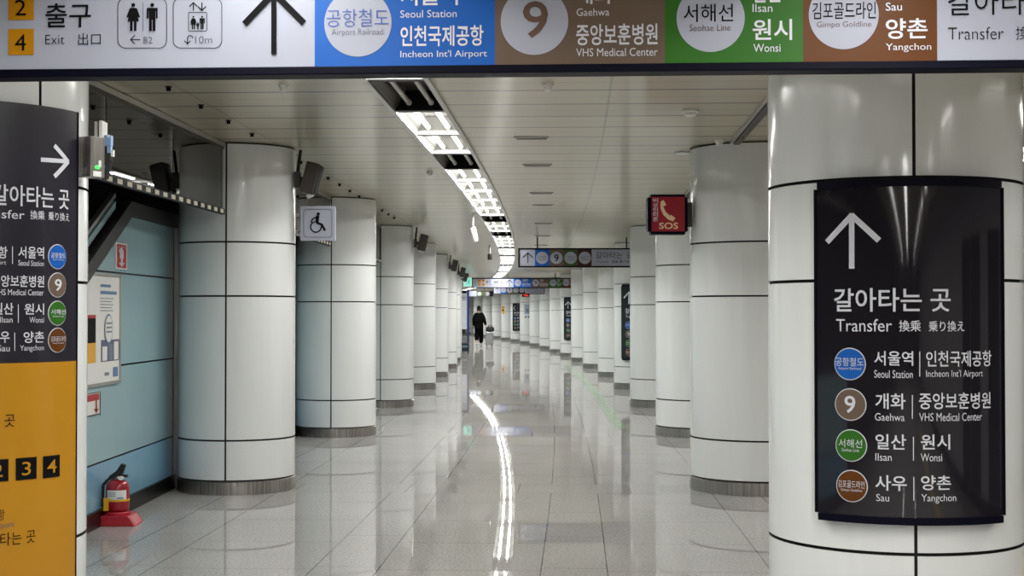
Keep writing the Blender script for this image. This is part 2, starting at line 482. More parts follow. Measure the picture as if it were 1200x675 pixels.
struct(strip_obj('ceiling', [strip('c', -2.27, T0-HW, HC, M_CEIL, flip=True, nt=3), strip('c', T0+HW, 6.9, HC, M_CEIL, flip=True, nt=5)], M_CEIL))
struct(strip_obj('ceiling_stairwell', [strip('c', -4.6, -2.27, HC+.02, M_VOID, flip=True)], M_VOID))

def wallstrip(name, t, prof, y0, y1, thick=.06, step=.9):
    """prof: list of (z0, z1, material); a wall following the corridor"""
    mb = MB(); n = max(1, int((y1-y0)/step))
    for z0, z1, m, dt in prof:
        vs = []; fs = []
        for i in range(n+1):
            Y = y0+(y1-y0)*i/n
            for a in (t+dt, t-thick):
                for z in (z0, z1): vs.append(pt(Y, a, z))
        for i in range(n):
            k = 4*i; j = k+4
            fs += [(k,k+1,j+1,j), (k+2,j+2,j+3,k+3), (k+1,k+3,j+3,j+1), (k,j,j+2,k+2)]
        fs += [(0,2,3,1), (4*n,4*n+1,4*n+3,4*n+2)]
        mb.add(vs, fs, m)
    return mb.build(name)
WT = -2.62
WPROF = [(.115,.425,M_BLUELOW,0),(.425,.437,M_SEAM,-.012),(.437,1.075,M_BLUEPANEL,0),(1.075,1.087,M_SEAM,-.012),(1.087,1.74,M_BLUEPANEL,0),
         (1.74,1.752,M_SEAM,-.012),(1.752,2.17,M_BLUEPANEL,0),(2.17,2.25,M_DARKMETAL,.015)]
# bay beside the camera and the one with the sloped head
def wallbay():
    X = -2.83
    mb = MB()
    y0, ya, yb, y1 = -9.0, 9.78, 10.7, 12.2
    def zt(Y, lo=0):                                         # sloped head of the panelled wall
        z = 2.17 if Y >= yb else max(1.0, 2.17-(yb-Y)*.46)
        return z
    for z0, z1, m in ((.115,.425,M_BLUELOW),(.437,1.075,M_BLUEPANEL),(1.087,1.74,M_BLUEPANEL),(1.752,2.17,M_BLUEPANEL)):
        ys = [3.0+i*(y1-3.0)/60 for i in range(61)]; vs = []; fs = []
        for Y in ys: vs += [(X, Y, z0), (X, Y, max(z0, min(z1, zt(Y))))]
        for i in range(60): fs.append((2*i, 2*i+1, 2*i+3, 2*i+2))
        mb.add(vs, fs, m)
    mb.box((X-.03, (3.0+y1)/2, .56), (.04, y1-3.0, 1.1), m=M_SEAM)
    mb.box((X-.03, 10.75, 1.35), (.04, 2.9, 1.0), m=M_SEAM)
    return mb.build('wall_left')
struct(wallbay())
X_W = -2.83
# dark sloped head trim over the blue wall, with a pale glass strip along the slope
mb = MB()
def headpoly(off0, off1):
    sl = .46; yb = 10.7
    p = []
    zz = lambda Y, o: (2.17 if Y >= yb else 2.17-(yb-Y)*sl) + o
    for Y in (8.6, yb): p.append((Y, zz(Y, off0)))
    p.append((12.2, zz(12.2, off0))); p.append((12.2, zz(12.2, off1)))
    yb2 = yb - (off1)*.25
    p.append((yb2, 2.17+off1)); p.append((8.6, zz(8.6, off1*1.1)))
    return p
P = headpoly(0, .11)
n = len(P)
mb.add([(X_W+.03, y, z) for y, z in P]+[(X_W-.05, y, z) for y, z in P], [tuple(range(n)), tuple(range(2*n-1, n-1, -1))]+[(i, (i+1) % n, n+(i+1) % n, n+i) for i in range(n)], M_DARKMETAL)
struct(mb.build('trim_1'), 'dark sloped metal border above the blue wall')
mb = MB(); sl = .46
for o, w, m in ((.17, .05, M_BLUEPANEL), (.25, .03, M_ALU)):
    a, b = Vector((X_W-.02, 8.6, 2.17-(10.7-8.6)*sl+o)), Vector((X_W-.02, 10.42, 2.17-(10.7-10.42)*sl+o))
    mb.add([a, b, b+Vector((0,0,w)), a+Vector((0,0,w)), a+Vector((-.04,0,0)), b+Vector((-.04,0,0)), b+Vector((-.04,0,w)), a+Vector((-.04,0,w))],
           [(0,1,2,3),(7,6,5,4),(0,4,5,1),(3,2,6,7),(0,3,7,4),(1,5,6,2)], m)
struct(mb.build('trim_2'), 'pale sloped glass strip above the dark border')
mb = MB(); mb.box((X_W+.012, 7.6, .0575), (.024, 9.2, .115), m=M_STEELD)
struct(mb.build('baseboard_left'))
mb = MB(); mb.box((X_W+.035, 12.16, 1.13), (.07, .07, 2.26), m=M_STEEL)
struct(mb.build('trim_3', bevel=.006), 'steel corner post where the blue wall meets the column')
struct(wallstrip('wall_left', WT, WPROF, 12.3, 117.0))
struct(wallstrip('baseboard_left', WT+.07, [(0,.115,M_STEELD,0)], 12.3, 117.0, .05))
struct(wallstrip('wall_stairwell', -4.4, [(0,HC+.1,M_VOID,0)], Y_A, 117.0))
mb = MB(); mb.box((-2.76, 10.3, 2.395), (.08, 1.1, .045)); mb.box((-2.79, 10.3, 2.43), (.02, 1.1, .07))  # white bar added behind the curtain glass, standing in for a bright reflection
struct(mb.build('reflection_bar', M_PLASTW), 'added white bar imitating a pale reflection in the glass smoke curtain')
# platform side
M_PSD = mat('platform_door_frame', (188,190,188), .35, .2)
struct(wallstrip('wall_right', 6.5, [(0,.12,M_STEELD,0),(.12,2.15,M_PSD,0),(2.15,2.45,M_SIGNW,-.08),(2.45,HC,M_PSD,0)], Y_A, 117.0, -.12))
k = 0
for Y in np.arange(3.0, 60.0, 2.7):
    k += 1
    a = heading(Y); p = pt(Y, 6.47, 0)
    mb = MB()
    for s in (-1, 1): mb.box((0, s*.5, 1.09), (.03, .96, 1.9), m=M_GLASSDOOR)
    for s in (-1, 0, 1): mb.box((-.012, s*1.0, 1.09), (.04, .05, 1.94), m=M_ALU)
    o = mb.build('door_%d' % k, loc=p); o.rotation_euler = (0, 0, a); struct(o, 'dark glass platform screen door beyond the columns')
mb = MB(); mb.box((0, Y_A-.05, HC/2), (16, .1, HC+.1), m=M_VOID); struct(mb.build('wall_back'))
mb = MB(); pe = pt(116.5, 0); mb.box((pe.x, pe.y, HC/2), (16, .1, HC+.1), m=M_ENAMEL); struct(mb.build('wall_far'))

# ------------------------------------------------------------------ columns
def column_mesh(sa, rad):
    d, gw = .018, .007
    ang = []
    N = 72; seams = [-PI/2+sa, PI/2+sa]
    for i in range(N): ang.append((-PI/2+sa+2*PI*i/N, 0))
    ang = [(a, 0) for a, _ in ang if min(abs((a-s+PI) % (2*PI)-PI) for s in seams) > .03]
    for s in seams:
        e = gw/rad
        ang += [(s-e, 0), (s-e, 1), (s+e, 1), (s+e, 0)]
    key = lambda q: ((q[0]+PI/2-sa+.1) % (2*PI))
    # stable order around the ring
    ring = sorted(range(len(ang)), key=lambda i: (round(key(ang[i]), 6), i))
    ang = [ang[i] for i in ring]
    prof = [(.12, 0)]
    for z in (.436, 1.595, 2.03):
        prof += [(z-gw, 0), (z-gw, 1), (z+gw, 1), (z+gw, 0)]
    prof += [(HC-.012, 0), (HC-.012, 1), (HC+.01, 1)]
    prof = [(.108, 1), (.12, 1)] + prof
    n = len(ang); vs = []; fs = []; mi = []
    for z, zf in prof:
        for a, af in ang:
            r = rad-(d if (zf or af) else 0); vs.append((r*math.cos(a), r*math.sin(a), z))
    mb = MB(); mb.v = vs; mb.slot(M_ENAMEL); mb.slot(M_SEAM)
    for j in range(len(prof)-1):
        for i in range(n):
            i2 = (i+1) % n
            dark = (prof[j][1] and prof[j+1][1]) or (ang[i][1] and ang[i2][1]) or (prof[j][1] != prof[j+1][1]) or (ang[i][1] != ang[i2][1])
            mb.f.append((j*n+i, j*n+i2, (j+1)*n+i2, (j+1)*n+i)); mb.mi.append(1 if dark else 0)
    return mb
def make_column(label, x, y, sa, rad=RAD):
    t = thing('column', label, 'column', (x, y, 0), 0, 'white clad round columns')
    column_mesh(sa, rad).build('cladding', None, t, smooth=35)
    mb = MB(); mb.lathe([(rad+.004, 0), (rad+.004, .104), (rad-.004, .109)], 72, m=M_STEEL)
    mb.build('base_ring', None, t, smooth=35)
    return t
col0 = None
COLS_R, COLS_L = [], []
rlab = ['white round column carrying the dark transfer panel with upward arrow, closest to the camera',
        'white round column with the red SOS box on its flank',
        'white round column partly covered by the red SOS box, second behind the dark panel column',
        'white round column behind which the long hanging transfer sign disappears',
        'white round column with the second dark transfer panel seen down the corridor']
llab = ['white round column wearing the black and amber wrap panel beside the blue wall',
        'white round column with the wheelchair sign, speaker above, touching the blue wall',
        'white round column just behind the wheelchair sign',
        'white round column with a speaker, two behind the wheelchair sign column']
for k in range(NR):
    l = rlab[k] if k < len(rlab) else ('white round column carrying the dark panel with the left pointing arrow far down the corridor' if k == 13 else
        'white round column carrying the third dark transfer panel' if k == 8 else
        '%s white round column in the row that starts with the dark transfer panel column' % ordn(k))
    p = Vector((RX[k], ROWY[k], 0)) if k < 6 else pt(ROWY[k], 2.26)
    if col0 is None: col0 = make_column(l, p.x, p.y, R(-6)); COLS_R.append(col0)
    else: COLS_R.append(make_column(l, p.x, p.y, 0) if k == 1 else dup(COLS_R[1], l, p))
for k in range(NR):
    l = llab[k] if k < len(llab) else '%s white round column in the row that starts with the amber wrapped column' % ordn(k)
    p = Vector((LX[k]+(RAD-RADL)*(k > 0), ROWY[k], 0)) if k in LX else pt(ROWY[k], -2.26+RAD-RADL)
    if k == 0: COLS_L.append(make_column(l, p.x, p.y, R(56)))
    elif k == 1: COLS_L.append(make_column(l, p.x, p.y, 0, RADL))
    else: COLS_L.append(dup(COLS_L[1], l, p))

# ------------------------------------------------------------------ glass smoke curtains between the columns of the amber row
for k in range(-1, 9):
    if k < 0: a = pt(1.5, -2.26, 0); b = COLS_L[0].location.copy()
    else: a = COLS_L[k].location.copy(); b = COLS_L[k+1].location.copy()
    d = (b-a); L = d.length; rz = math.atan2(d.y, d.x)
    c = (a+b)/2
    where = ['between the amber wrapped column and the wheelchair sign column', 'just behind the wheelchair sign'] 
    l = 'glass smoke curtain ' + ('beside the camera' if k < 0 else where[k] if k < 2 else 'in gap %s of the amber column row' % ordn(k))
    t = thing('smoke_curtain', l, 'glass screen', (c.x, c.y, 2.25), rz, 'glass smoke curtains')
    x0, x1 = (-L/2+.2 if k < 0 else -L/2+(.61 if k == 0 else .49)), L/2-(.61 if k < 0 else .49)
    w = x1-x0
    mb = MB(); g0 = x0
    npan = 3
    for i in range(npan):
        q0 = x0+w*i/npan; mb.box((q0+w/npan/2, 0, .285), (w/npan-.012, .006, .50))
    mb.build('glass_pane', M_GLASS, t)
    mb = MB(); mb.box((x0+w/2, 0, .02), (w, .03, .045), m=M_BLACK)
    n = int(w/.19)
    for i in range(n):
        for s in (-1, 1): mb.box((x0+w*(i+.5)/n, s*.0155, .02), (.095, .003, .03), m=M_CREAM)
    mb.build('bottom_rail', None, t)
    mb = MB(); mb.box((x0+w/2, 0, .557), (w, .03, .035), m=M_ALU); mb.box((x0+w/2, .0, .53), (w, .014, .02), m=M_DARKMETAL)
    mb.build('top_rail', None, t)

# ------------------------------------------------------------------ ceiling light strip
MODL = 1.31; Y00 = 9.79
DARK = {-1, 2, 8, 11}
def make_module(lit):
    t = thing('ceiling_light', 'x', 'light', (0,0,HC))
    w, l, d = HW*2, MODL, .13
    mb = MB()
    for s in (-1, 1): mb.box((s*(HW+.012), 0, .03), (.03, l-.002, .10), m=M_ALU)
    mb.box((0, 0, d+.012), (w+.06, l-.002, .02), m=M_ALU)
    mb.build('housing', None, t)
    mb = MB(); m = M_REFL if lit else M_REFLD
    mb.add([(-HW, -l/2+.05, -.005), (-HW, l/2-.05, -.005), (-HW*.55, l/2-.05, d), (-HW*.55, -l/2+.05, d)], [(0,1,2,3)])
    mb.add([(HW, -l/2+.05, -.005), (HW, l/2-.05, -.005), (HW*.55, l/2-.05, d), (HW*.55, -l/2+.05, d)], [(0,1,2,3)])
    mb.add([(-HW*.55, -l/2+.05, d), (HW*.55, -l/2+.05, d), (HW*.55, l/2-.05, d), (-HW*.55, l/2-.05, d)], [(0,1,2,3)])
    mb.build('reflector', m, t)
    for s in (-1, 1):
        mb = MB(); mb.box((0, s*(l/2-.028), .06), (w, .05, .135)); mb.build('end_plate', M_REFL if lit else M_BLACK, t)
        mb = MB(); mb.tube((s*.075, -l/2+.09, .045), (s*.075, l/2-.09, .045), .017, n=10)
        tb = mb.build('tube', M_TUBE if lit else M_TUBED, t, smooth=40)
        mb = MB()
        for e in (-1, 1): mb.tube((s*.075, e*(l/2-.09), .045), (s*.075, e*(l/2-.055), .045), .02, n=10)
        mb.build('tube_cap', M_PLASTW, tb)
    return t
proto = {True: None, False: None}
ld = bpy.data.lights.new('fluorescent_area', 'AREA'); ld.shape = 'RECTANGLE'; ld.size = .034; ld.size_y = 1.12; ld.energy = 14; ld.color = (1, .99, .965)
ln = ld.copy(); ln.energy = 11
def add_lamp(p, rz, e=None):
    for s in (-1, 1):
        o = bpy.data.objects.new('fluorescent_lamp', ln if p[1] < 7.5 else ld); COL.objects.link(o)
        o.location = Vector(p)+Vector((s*.075*math.cos(rz), s*.075*math.sin(rz), 0)); o.rotation_euler = (0, 0, rz)
i0, i1 = -26, 70
nlit = 0; ndark = 0
for i in range(i0, i1):
    Y = Y00+MODL*(i+.5)
    if Y > 100: break
    lit = i not in DARK
    p = pt(Y, T0, HC); rz = heading(Y)
    if i < -1: lb = 'lit fluorescent module of the ceiling strip in front of the big hanging sign'; 
    elif lit: nlit += 1; lb = 'lit twin tube module, %s lit one past the big hanging sign' % ordn(nlit-1)
    else: ndark += 1; lb = 'unlit dark module of the curving ceiling light strip, %s past the big hanging sign' % ordn(ndark-1)
    if proto[lit] is None:
        proto[lit] = make_module(lit); o = proto[lit]; o.location = p; o.rotation_euler = (0,0,rz); o['label'] = lb; o['group'] = 'modules of the curving ceiling light strip'
    else: o = dup(proto[lit], lb, p, rz, 'modules of the curving ceiling light strip')
    if lit: add_lamp(p+Vector((0,0,.026)), rz)
# dark cross bars between groups of modules
for j, Y in enumerate((29.44, 33.37, 39.92, 46.47)):
    mb = MB(); mb.box((0,0,0), (.36,.42,.02)); o = mb.build('cross_bar', M_BLACK, loc=pt(Y, T0, HC-.034)); o.rotation_euler = (0,0,heading(Y))
    tag(o, '%s thin dark bar across the far part of the ceiling light strip' % ordn(j), 'bar', 'dark bars across the light strip')
for i in range(-20, -4):
    Y = Y00+MODL*(i+.5); p = pt(Y, 1.75, HC-.14)
    dup(proto[True], 'lit twin tube fitting of the second line behind the camera', p, heading(Y), 'second line of fluorescent fittings'); add_lamp(p+Vector((0,0,.026)), heading(Y))
# edge rails of the strip are part of housings; platform side strip
for i in range(-9, 22):
    Y = 1.0+i*2.62
    p = pt(Y, 4.1, HC-.14); o = dup(proto[True], 'lit twin tube fitting over the platform side beyond the columns', p, heading(Y), 'platform side fluorescent fittings')
    add_lamp(p+Vector((0,0,.026)), heading(Y))
# fittings and dark rails between the columns of the dark panel row
for k in range(0, 5):
    a, b = COLS_R[k].location, COLS_R[k+1].location
    d = b-a; rz = math.atan2(d.y, d.x); c = (a+b)/2
    mb = MB(); mb.box((0, .24, HC-.0175), (d.length-1.2, .05, .035), m=M_DARKMETAL); mb.box((0, .28, HC-.012), (d.length-1.2, .02, .024), m=M_ALU)
    o = mb.build('ceiling_rail', None, loc=(c.x, c.y, 0)); o.rotation_euler = (0,0,rz)
    tag(o, 'dark metal ceiling rail in the %s gap of the dark panel column row' % ordn(k), 'rail', 'ceiling rails between columns')
    p = Vector((c.x, c.y, HC-.14))+Vector((.12, 0, 0)); o = dup(proto[True], 'lit twin tube fitting in the %s gap of the dark panel column row' % ordn(k), p, rz-PI/2, 'fittings between columns')

# ------------------------------------------------------------------ ceiling details
vent0 = None
for i, Y in enumerate((11.33, 13.4, 16.5, 18.3, 22.0, 25.5, 29.0)):
    p = pt(Y, .345, HC)
    lb = '%s small slotted ceiling vent counting away from the big hanging sign' % ordn(i)
    if vent0 is None:
        vent0 = thing('ceiling_vent', lb, 'vent', p, heading(Y), 'slotted ceiling vents')
        mb = MB()
        for s in (-1, 1): mb.box((0, s*.055, -.006), (.27, .02, .012)); mb.box((s*.127, 0, -.006), (.016, .12, .012))
        mb.build('frame', M_ALU, vent0)
        mb = MB(); mb.box((0, 0, -.002), (.24, .1, .004)); mb.build('backing', M_SEAM, vent0)
        mb = MB()
        for s in (-1, 0, 1): mb.box((0, s*.027, -.007), (.24, .008, .008))
        mb.build('louver', M_STEELD, vent0)
    else: dup(vent0, lb, p, heading(Y))
nub0 = None
for i in range(16):
    Y = 8.7+.76*i + (0.5 if i > 4 else 0)
    p = pt(Y, -1.78, HC); lb = '%s small dark ceiling socket in the line above the amber column row' % ordn(i)
    if nub0 is None:
        nub0 = thing('ceiling_socket', lb, 'socket', p, 0, 'dark ceiling sockets')
        mb = MB(); mb.lathe([(.022, 0), (.022, -.004), (.018, -.006)], 14); mb.build('plate', M_STEELD, nub0)
        mb = MB(); mb.lathe([(.013, -.006), (.015, -.024), (.010, -.027)], 10); mb.build('body', M_BLACK, nub0)
    else: dup(nub0, lb, p)
def detector(px, py, lb, rr=.06):
    p = atZ(px, py, HC)
    t = thing('smoke_detector', lb, 'smoke detector', (p.x, p.y, HC))
    mb = MB(); mb.lathe([(rr, 0), (rr, -.014), (rr*.93, -.018)], 28); mb.build('mount', M_PLASTW, t, smooth=35)
    mb = MB(); mb.lathe([(rr*.7, -.018), (rr*.7, -.034), (rr*.5, -.042)], 28); mb.build('head', M_PLASTW, t, smooth=35)
    return t
detector(809, 129, 'white round smoke detector on the ceiling ahead of the SOS sign column')
detector(642, 98, 'small white ceiling detector just past the big hanging sign', .035)
detector(843, 164, 'small white ceiling detector beside the SOS sign column top', .04)
detector(332, 99, 'small white ceiling disc between the socket line and light strip', .03)
detector(504, 201, 'small pale ceiling disc beside the light strip nearer the amber column row', .03)
# ceiling ring beside SOS column
p = atZ(800, 178, HC); mb = MB(); mb.lathe([(.07,0),(.07,-.012),(.05,-.02)], 24)
tag(mb.build('ceiling_ring', M_PLASTW, loc=(p.x, p.y, HC)), 'white ring on the ceiling touching the SOS sign column', 'ceiling ring')
# hanging small devices
p = atY(562, 270, 20.0); p.x -= .09
t = thing('hanging_camera', 'white tilted camera hanging under the ceiling beside the light strip', 'camera', (p.x, p.y, p.z))
mb = MB(); mb.tube((0,0,.03), (0,0,HC-p.z), .012, n=8); mb.build('stem', M_PLASTW, t)
mb = MB(); mb.lathe([(.03,-.16),(.04,-.12),(.045,.0),(.04,.04)], 16); o = mb.build('body', M_PLASTW, t, smooth=40); o.rotation_euler = (0, R(-15), 0)
mb = MB(); mb.lathe([(.05,0),(.05,-.01)], 16); mb.build('mount', M_PLASTW, t, loc=(0,0,HC-p.z))
p = atY(574, 301, 29.0)
t = thing('hanging_speaker', 'dark cylinder hanging under the ceiling above the far exit sign', 'speaker', (p.x, p.y, p.z))
mb = MB(); mb.lathe([(.04,-.06),(.045,-.05),(.045,.05),(.03,.06)], 16); mb.build('body', M_RUB, t, smooth=40)
mb = MB(); mb.tube((0,0,.05), (0,0,HC-p.z), .02, n=8); mb.build('stem', M_ALU, t)

# ------------------------------------------------------------------ big hanging sign
ZB = 2.29
pa, pb = atZ(0, 81.5, ZB), atZ(1200, 70, ZB)
U = (pb-pa); U.z = 0; U.normalize(); yaw_big = math.atan2(U.y, U.x)
o_big = pa.copy(); ORG = (pa+pb)/2; ORG.z = ZB
NRM = Vector((U.y, -U.x, 0))
def loc_big(px, py):
    d = ray(px, py); c = Vector((0,0,H)); t = (ORG-c).dot(NRM)/d.dot(NRM); q = c+d*t-ORG
    return q.dot(U), q.z
def fn_flat(u, v, l): return (u, -l, v)
big = thing('hanging_sign', 'large overhead hanging direction sign with coloured line cells, dark lower bar, closest to the camera', 'sign', ORG, yaw_big, 'overhead direction signs')
S = Sheet(fn_flat, loc_big)
uL, uR, vT = loc_big(-98, 30)[0], loc_big(1292, 30)[0], loc_big(600, -21)[1]
mb = MB(); mb.box(((uL+uR)/2, .04, vT/2), (uR-uL, .078, vT)); mb.build('sign_box', M_SIGNW, big)
mb = MB()
mb.box(((uL+uR)/2, .045, -.014), (uR-uL+.05, .10, .028)); mb.box(((uL+uR)/2, .045, vT+.02), (uR-uL+.05, .10, .04))
for x in (uL-.012, uR+.012): mb.box((x, .045, vT/2), (.025, .10, vT))
mb.build('frame', M_NAVY, big, bevel=.004)
for f in (.12, .5, .88):
    mb = MB(); x = uL+(uR-uL)*f; mb.tube((x, .045, vT+.03), (x, .045, HC-ZB), .014, n=10); mb.build('hanger_rod', M_STEELD, big)
S.rect(369, -21, 580, 80, M_BLUE); S.rect(580, -21, 779, 80, M_TAUPE); S.rect(779, -21, 941, 80, M_GREEN); S.rect(941, -21, 1098, 80, M_BROWN)
for x, y in ((12,-7),(12,34),(-32,-7),(-32,34)):
    S.rect(x-2 if x > 0 else x, y, x+28, y+30.5, M_SQ, .002, 'exit_number_square')
S.text('2', 18, 0, 31, 18.4, M_BLACK_T, 0, part='lettering'); S.text('4', 18, 40.5, 31, 59.5, M_BLACK_T)
S.text('출구', 53.7, 4, 107, 32.5, M_BLACK_T, .008); S.text('Exit', 53.7, 41, 76, 52, M_BLACK_T, -.012); S.text('出口', 92, 39, 118.5, 53, M_BLACK_T, -.004)
S.rrect(138.5, -2, 195.7, 56.6, 9, .8, M_BLACK_T); S.rrect(203.4, -2, 260.3, 56.6, 9, .8, M_BLACK_T)
woman(S, 156.6, 4, 36.5, M_BLACK_T); man(S, 178.8, 4, 36.5, M_BLACK_T); S.stroke([(168,3),(168,37)], .7, M_GREY_T)
S.new(); S.stroke([(153.5,46.6),(164.7,46.6)], 1, M_BLACK_T); S.stroke([(158.5,41.5),(153.5,46.6),(158.5,51.7)], 1, M_BLACK_T)
S.text('B2', 168.7, 43.3, 179, 51, M_GREY_T)
for x, s in ((227, -1), (237, 1)):
    S.stroke([(x,3.4),(x,12.6)], 1.3, M_BLACK_T); yy = 3.4 if s < 0 else 12.6
    S.stroke([(x-4.5,yy-s*4.5),(x,yy),(x+4.5,yy-s*4.5)], 1.3, M_BLACK_T)
S.rrect(221.3, 14.8, 242.7, 36.7, 1.5, .8, M_BLACK_T)
woman(S, 227, 19, 34.5, M_BLACK_T); man(S, 237.2, 19, 34.5, M_BLACK_T); man(S, 232.2, 26, 34.5, M_BLACK_T)
S.arc(223.2, 45, 3, PI, 2*PI, 1, M_BLACK_T, n=10); S.stroke([(220.2,45),(220.2,51)], 1, M_BLACK_T); S.stroke([(216.4,48),(220.2,51.6),(223.5,48)], 1, M_BLACK_T)
S.text('10m', 229, 42.5, 249, 51, M_GREY_T)
S.new(); S.stroke([(321.2,-6),(321.2,63)], 6.2, M_BLACK_T, part='arrow'); S.stroke([(287.5,27.5),(321.2,-8),(355.5,26.5)], 7.4, M_BLACK_T, part='arrow')
for x, y, r in ((419.5,27,39.4),(626.3,25,39.6),(832.6,21.5,40),(988.5,17.5,41)): S.disc(x, y, r, M_SIGNW, .0035, 'disc', 64)
M_BLUE_T = mat('blue_lettering', (44,80,160), .5); M_TAUPE_T = mat('brown_lettering', (92,66,52), .5)
S.text('공항철도', 383, 11, 455.7, 31.7, M_BLUE_T, -.006, .006); S.text('Airport Railroad', 389, 34, 449, 43.4, M_GREY_T, -.01, .006)
S.text('서울역', 469.5, -18.5, 536.7, 6.7, M_WHITE_T, .014); S.text('Seoul Station', 469.3, 12, 535.3, 20.7, M_WHITE_T, .0)
S.text('인천국제공항', 469.5, 30, 566.7, 54.3, M_WHITE_T, .014); S.text("Incheon Int'l Airport", 469.3, 59, 570.7, 69.3, M_WHITE_T, .0)
S.text('9', 612.7, 1.7, 642.3, 45, M_TAUPE_T, .01, .006)
S.text('개화', 675.2, -18.5, 718, 5, M_WHITE_T, .014); S.text('Gaehwa', 675.7, 10, 714, 18.8, M_WHITE_T)
S.text('중앙보훈병원', 675.2, 28, 770.5, 53, M_WHITE_T, .014); S.text('VHS Medical Center', 675.2, 56.5, 770.5, 66, M_WHITE_T)
S.text('서해선', 801, 5, 859, 26, M_BLACK_T, .002, .006); S.text('Seohae Line', 808, 29, 856, 36.7, M_TAUPE_T, -.008, .006)
S.text('일산', 882, -22, 916, 3.2, M_WHITE_T, .014); S.text('Ilsan', 881.7, 5, 905, 14.3, M_WHITE_T)
S.text('원시', 881.7, 22.7, 928, 47.3, M_WHITE_T, .014); S.text('Wonsi', 882.7, 51.7, 914.5, 61, M_WHITE_T)
S.text('김포골드라인', 951.7, 2.7, 1026, 22.7, M_BLACK_T, .002, .006); S.text('Gimpo Goldline', 957, 25.5, 1020.7, 34, M_TAUPE_T, -.008, .006)
S.text('사우', 1037.7, -25, 1082, -1, M_WHITE_T, .014); S.text('Sau', 1037.7, 3.3, 1056.7, 12.7, M_WHITE_T)
S.text('양촌', 1037.7, 21.7, 1086.7, 45.7, M_WHITE_T, .014); S.text('Yangchon', 1037.7, 51, 1091, 61.3, M_WHITE_T)
S.text('갈아타는 곳', 1110.5, -13, 1272, 17.5, M_BLACK_T, -.002); S.text('Transfer', 1110.7, 32, 1175.7, 46.6, M_BLACK_T, -.012); S.text('換乘', 1190, 31, 1222, 46.6, M_BLACK_T, -.006)
S.finish(big)
# the same sign again far down the corridor
dd = 48.9; pf = atY(600, 337.0, dd)
sgn = dup(big, 'far repeat of the white and coloured overhead sign, just beside the lit green exit box', None, None)
# place so that the blue cell starts at the same spot as in the photo
bu = loc_big(369, 30)[0]; a = R(2.0); q = atY(601.8, 336.6, dd)
sgn.rotation_euler = (0,0,a); sgn.location = (q.x-bu*math.cos(a), q.y-bu*math.sin(a), q.z)
for ch in list(sgn.children):
    if ch.name.startswith('hanger_rod'): bpy.data.objects.remove(ch)
for f in (.3, .7):
    mb = MB(); x = uL+(uR-uL)*f; mb.tube((x, .045, vT+.03), (x, .045, HC-q.z), .014, n=10); mb.build('hanger_rod', M_STEELD, sgn)

# ------------------------------------------------------------------ middle hanging transfer sign
YM = 26.0
om = atY(677, 311.7, YM)
def loc_mid(px, py): p = atY(px, py, YM); return p.x-om.x, p.z-om.z
mid = thing('hanging_sign', 'long hanging transfer sign starting with a black up arrow, half hidden behind a column', 'sign', om, 0, 'overhead direction signs')
S = Sheet(fn_flat, loc_mid)
u0, _, u1, v1 = S.box(609, 292.3, 745, 311.7)
mb = MB(); mb.box(((u0+u1)/2, .05, v1/2), (u1-u0, .098, v1)); mb.build('sign_box', M_SIGNW, mid)
mb = MB(); mb.box(((u0+u1)/2, .05, -.012), (u1-u0+.05, .12, .026)); mb.box(((u0+u1)/2, .05, v1+.012), (u1-u0+.05, .12, .026))
for x in (u0-.012, u1+.012): mb.box((x, .05, v1/2), (.028, .12, v1))
mb.build('frame', M_BLACK, mid)
for x in (u0+.32, u1-.16):
    mb = MB(); mb.tube((x, .05, v1+.02), (x, .05, HC-om.z), .012, n=8); mb.build('hanger_rod', M_BLACK, mid)
for a, b, m in ((627,643.8,M_BLUE),(643.8,660.5,M_TAUPE),(660.5,676.7,M_GREEND),(676.7,693.3,M_BROWND)): S.rect(a, 292.3, b, 311.7, m)
for x, l in ((635.3,'공항철도'),(652,None),(668.7,'서해선'),(685.3,'김포골드라인')):
    S.disc(x, 302.2, 7.2, M_SIGNW, .0035, 'disc', 32)
    if l: S.text(l, x-5.6, 299.6, x+5.6, 302.8, M_GREY_T, 0, .006); S.rect(x-4.5, 304.1, x+4.5, 304.7, M_GREY_T, .006, 'lettering')
S.text('9', 649.5, 298, 654.6, 306.5, M_BLACK_T, .01, .006)
S.stroke([(618.5,296.6),(618.5,308.2)], 1.0, M_BLACK_T, part='arrow'); S.stroke([(612.6,301.8),(618.5,296.2),(624.4,301.8)], 1.0, M_BLACK_T, part='arrow')
S.text('갈아타는 곳', 698.2, 295, 740, 303.2, M_BLACK_T, -.004); S.text('Transfer', 698.4, 305, 714, 308.3, M_GREY_T); S.text('換乘 乗り換え', 717, 304.8, 741, 308.4, M_BLACK_T)
S.finish(mid)
q = atY(578.6, 344.0, 60.0)
t = dup(mid, 'farther transfer sign of four line circles peeking out below the big far sign', (q.x-u0, q.y, q.z), 0)
for ch in list(t.children):
    if ch.name.startswith('hanger_rod'): bpy.data.objects.remove(ch)
for x in (u0+.32, u1-.16):
    mb = MB(); mb.tube((x, .05, v1+.02), (x, .05, HC-q.z), .012, n=8); mb.build('hanger_rod', M_BLACK, t)
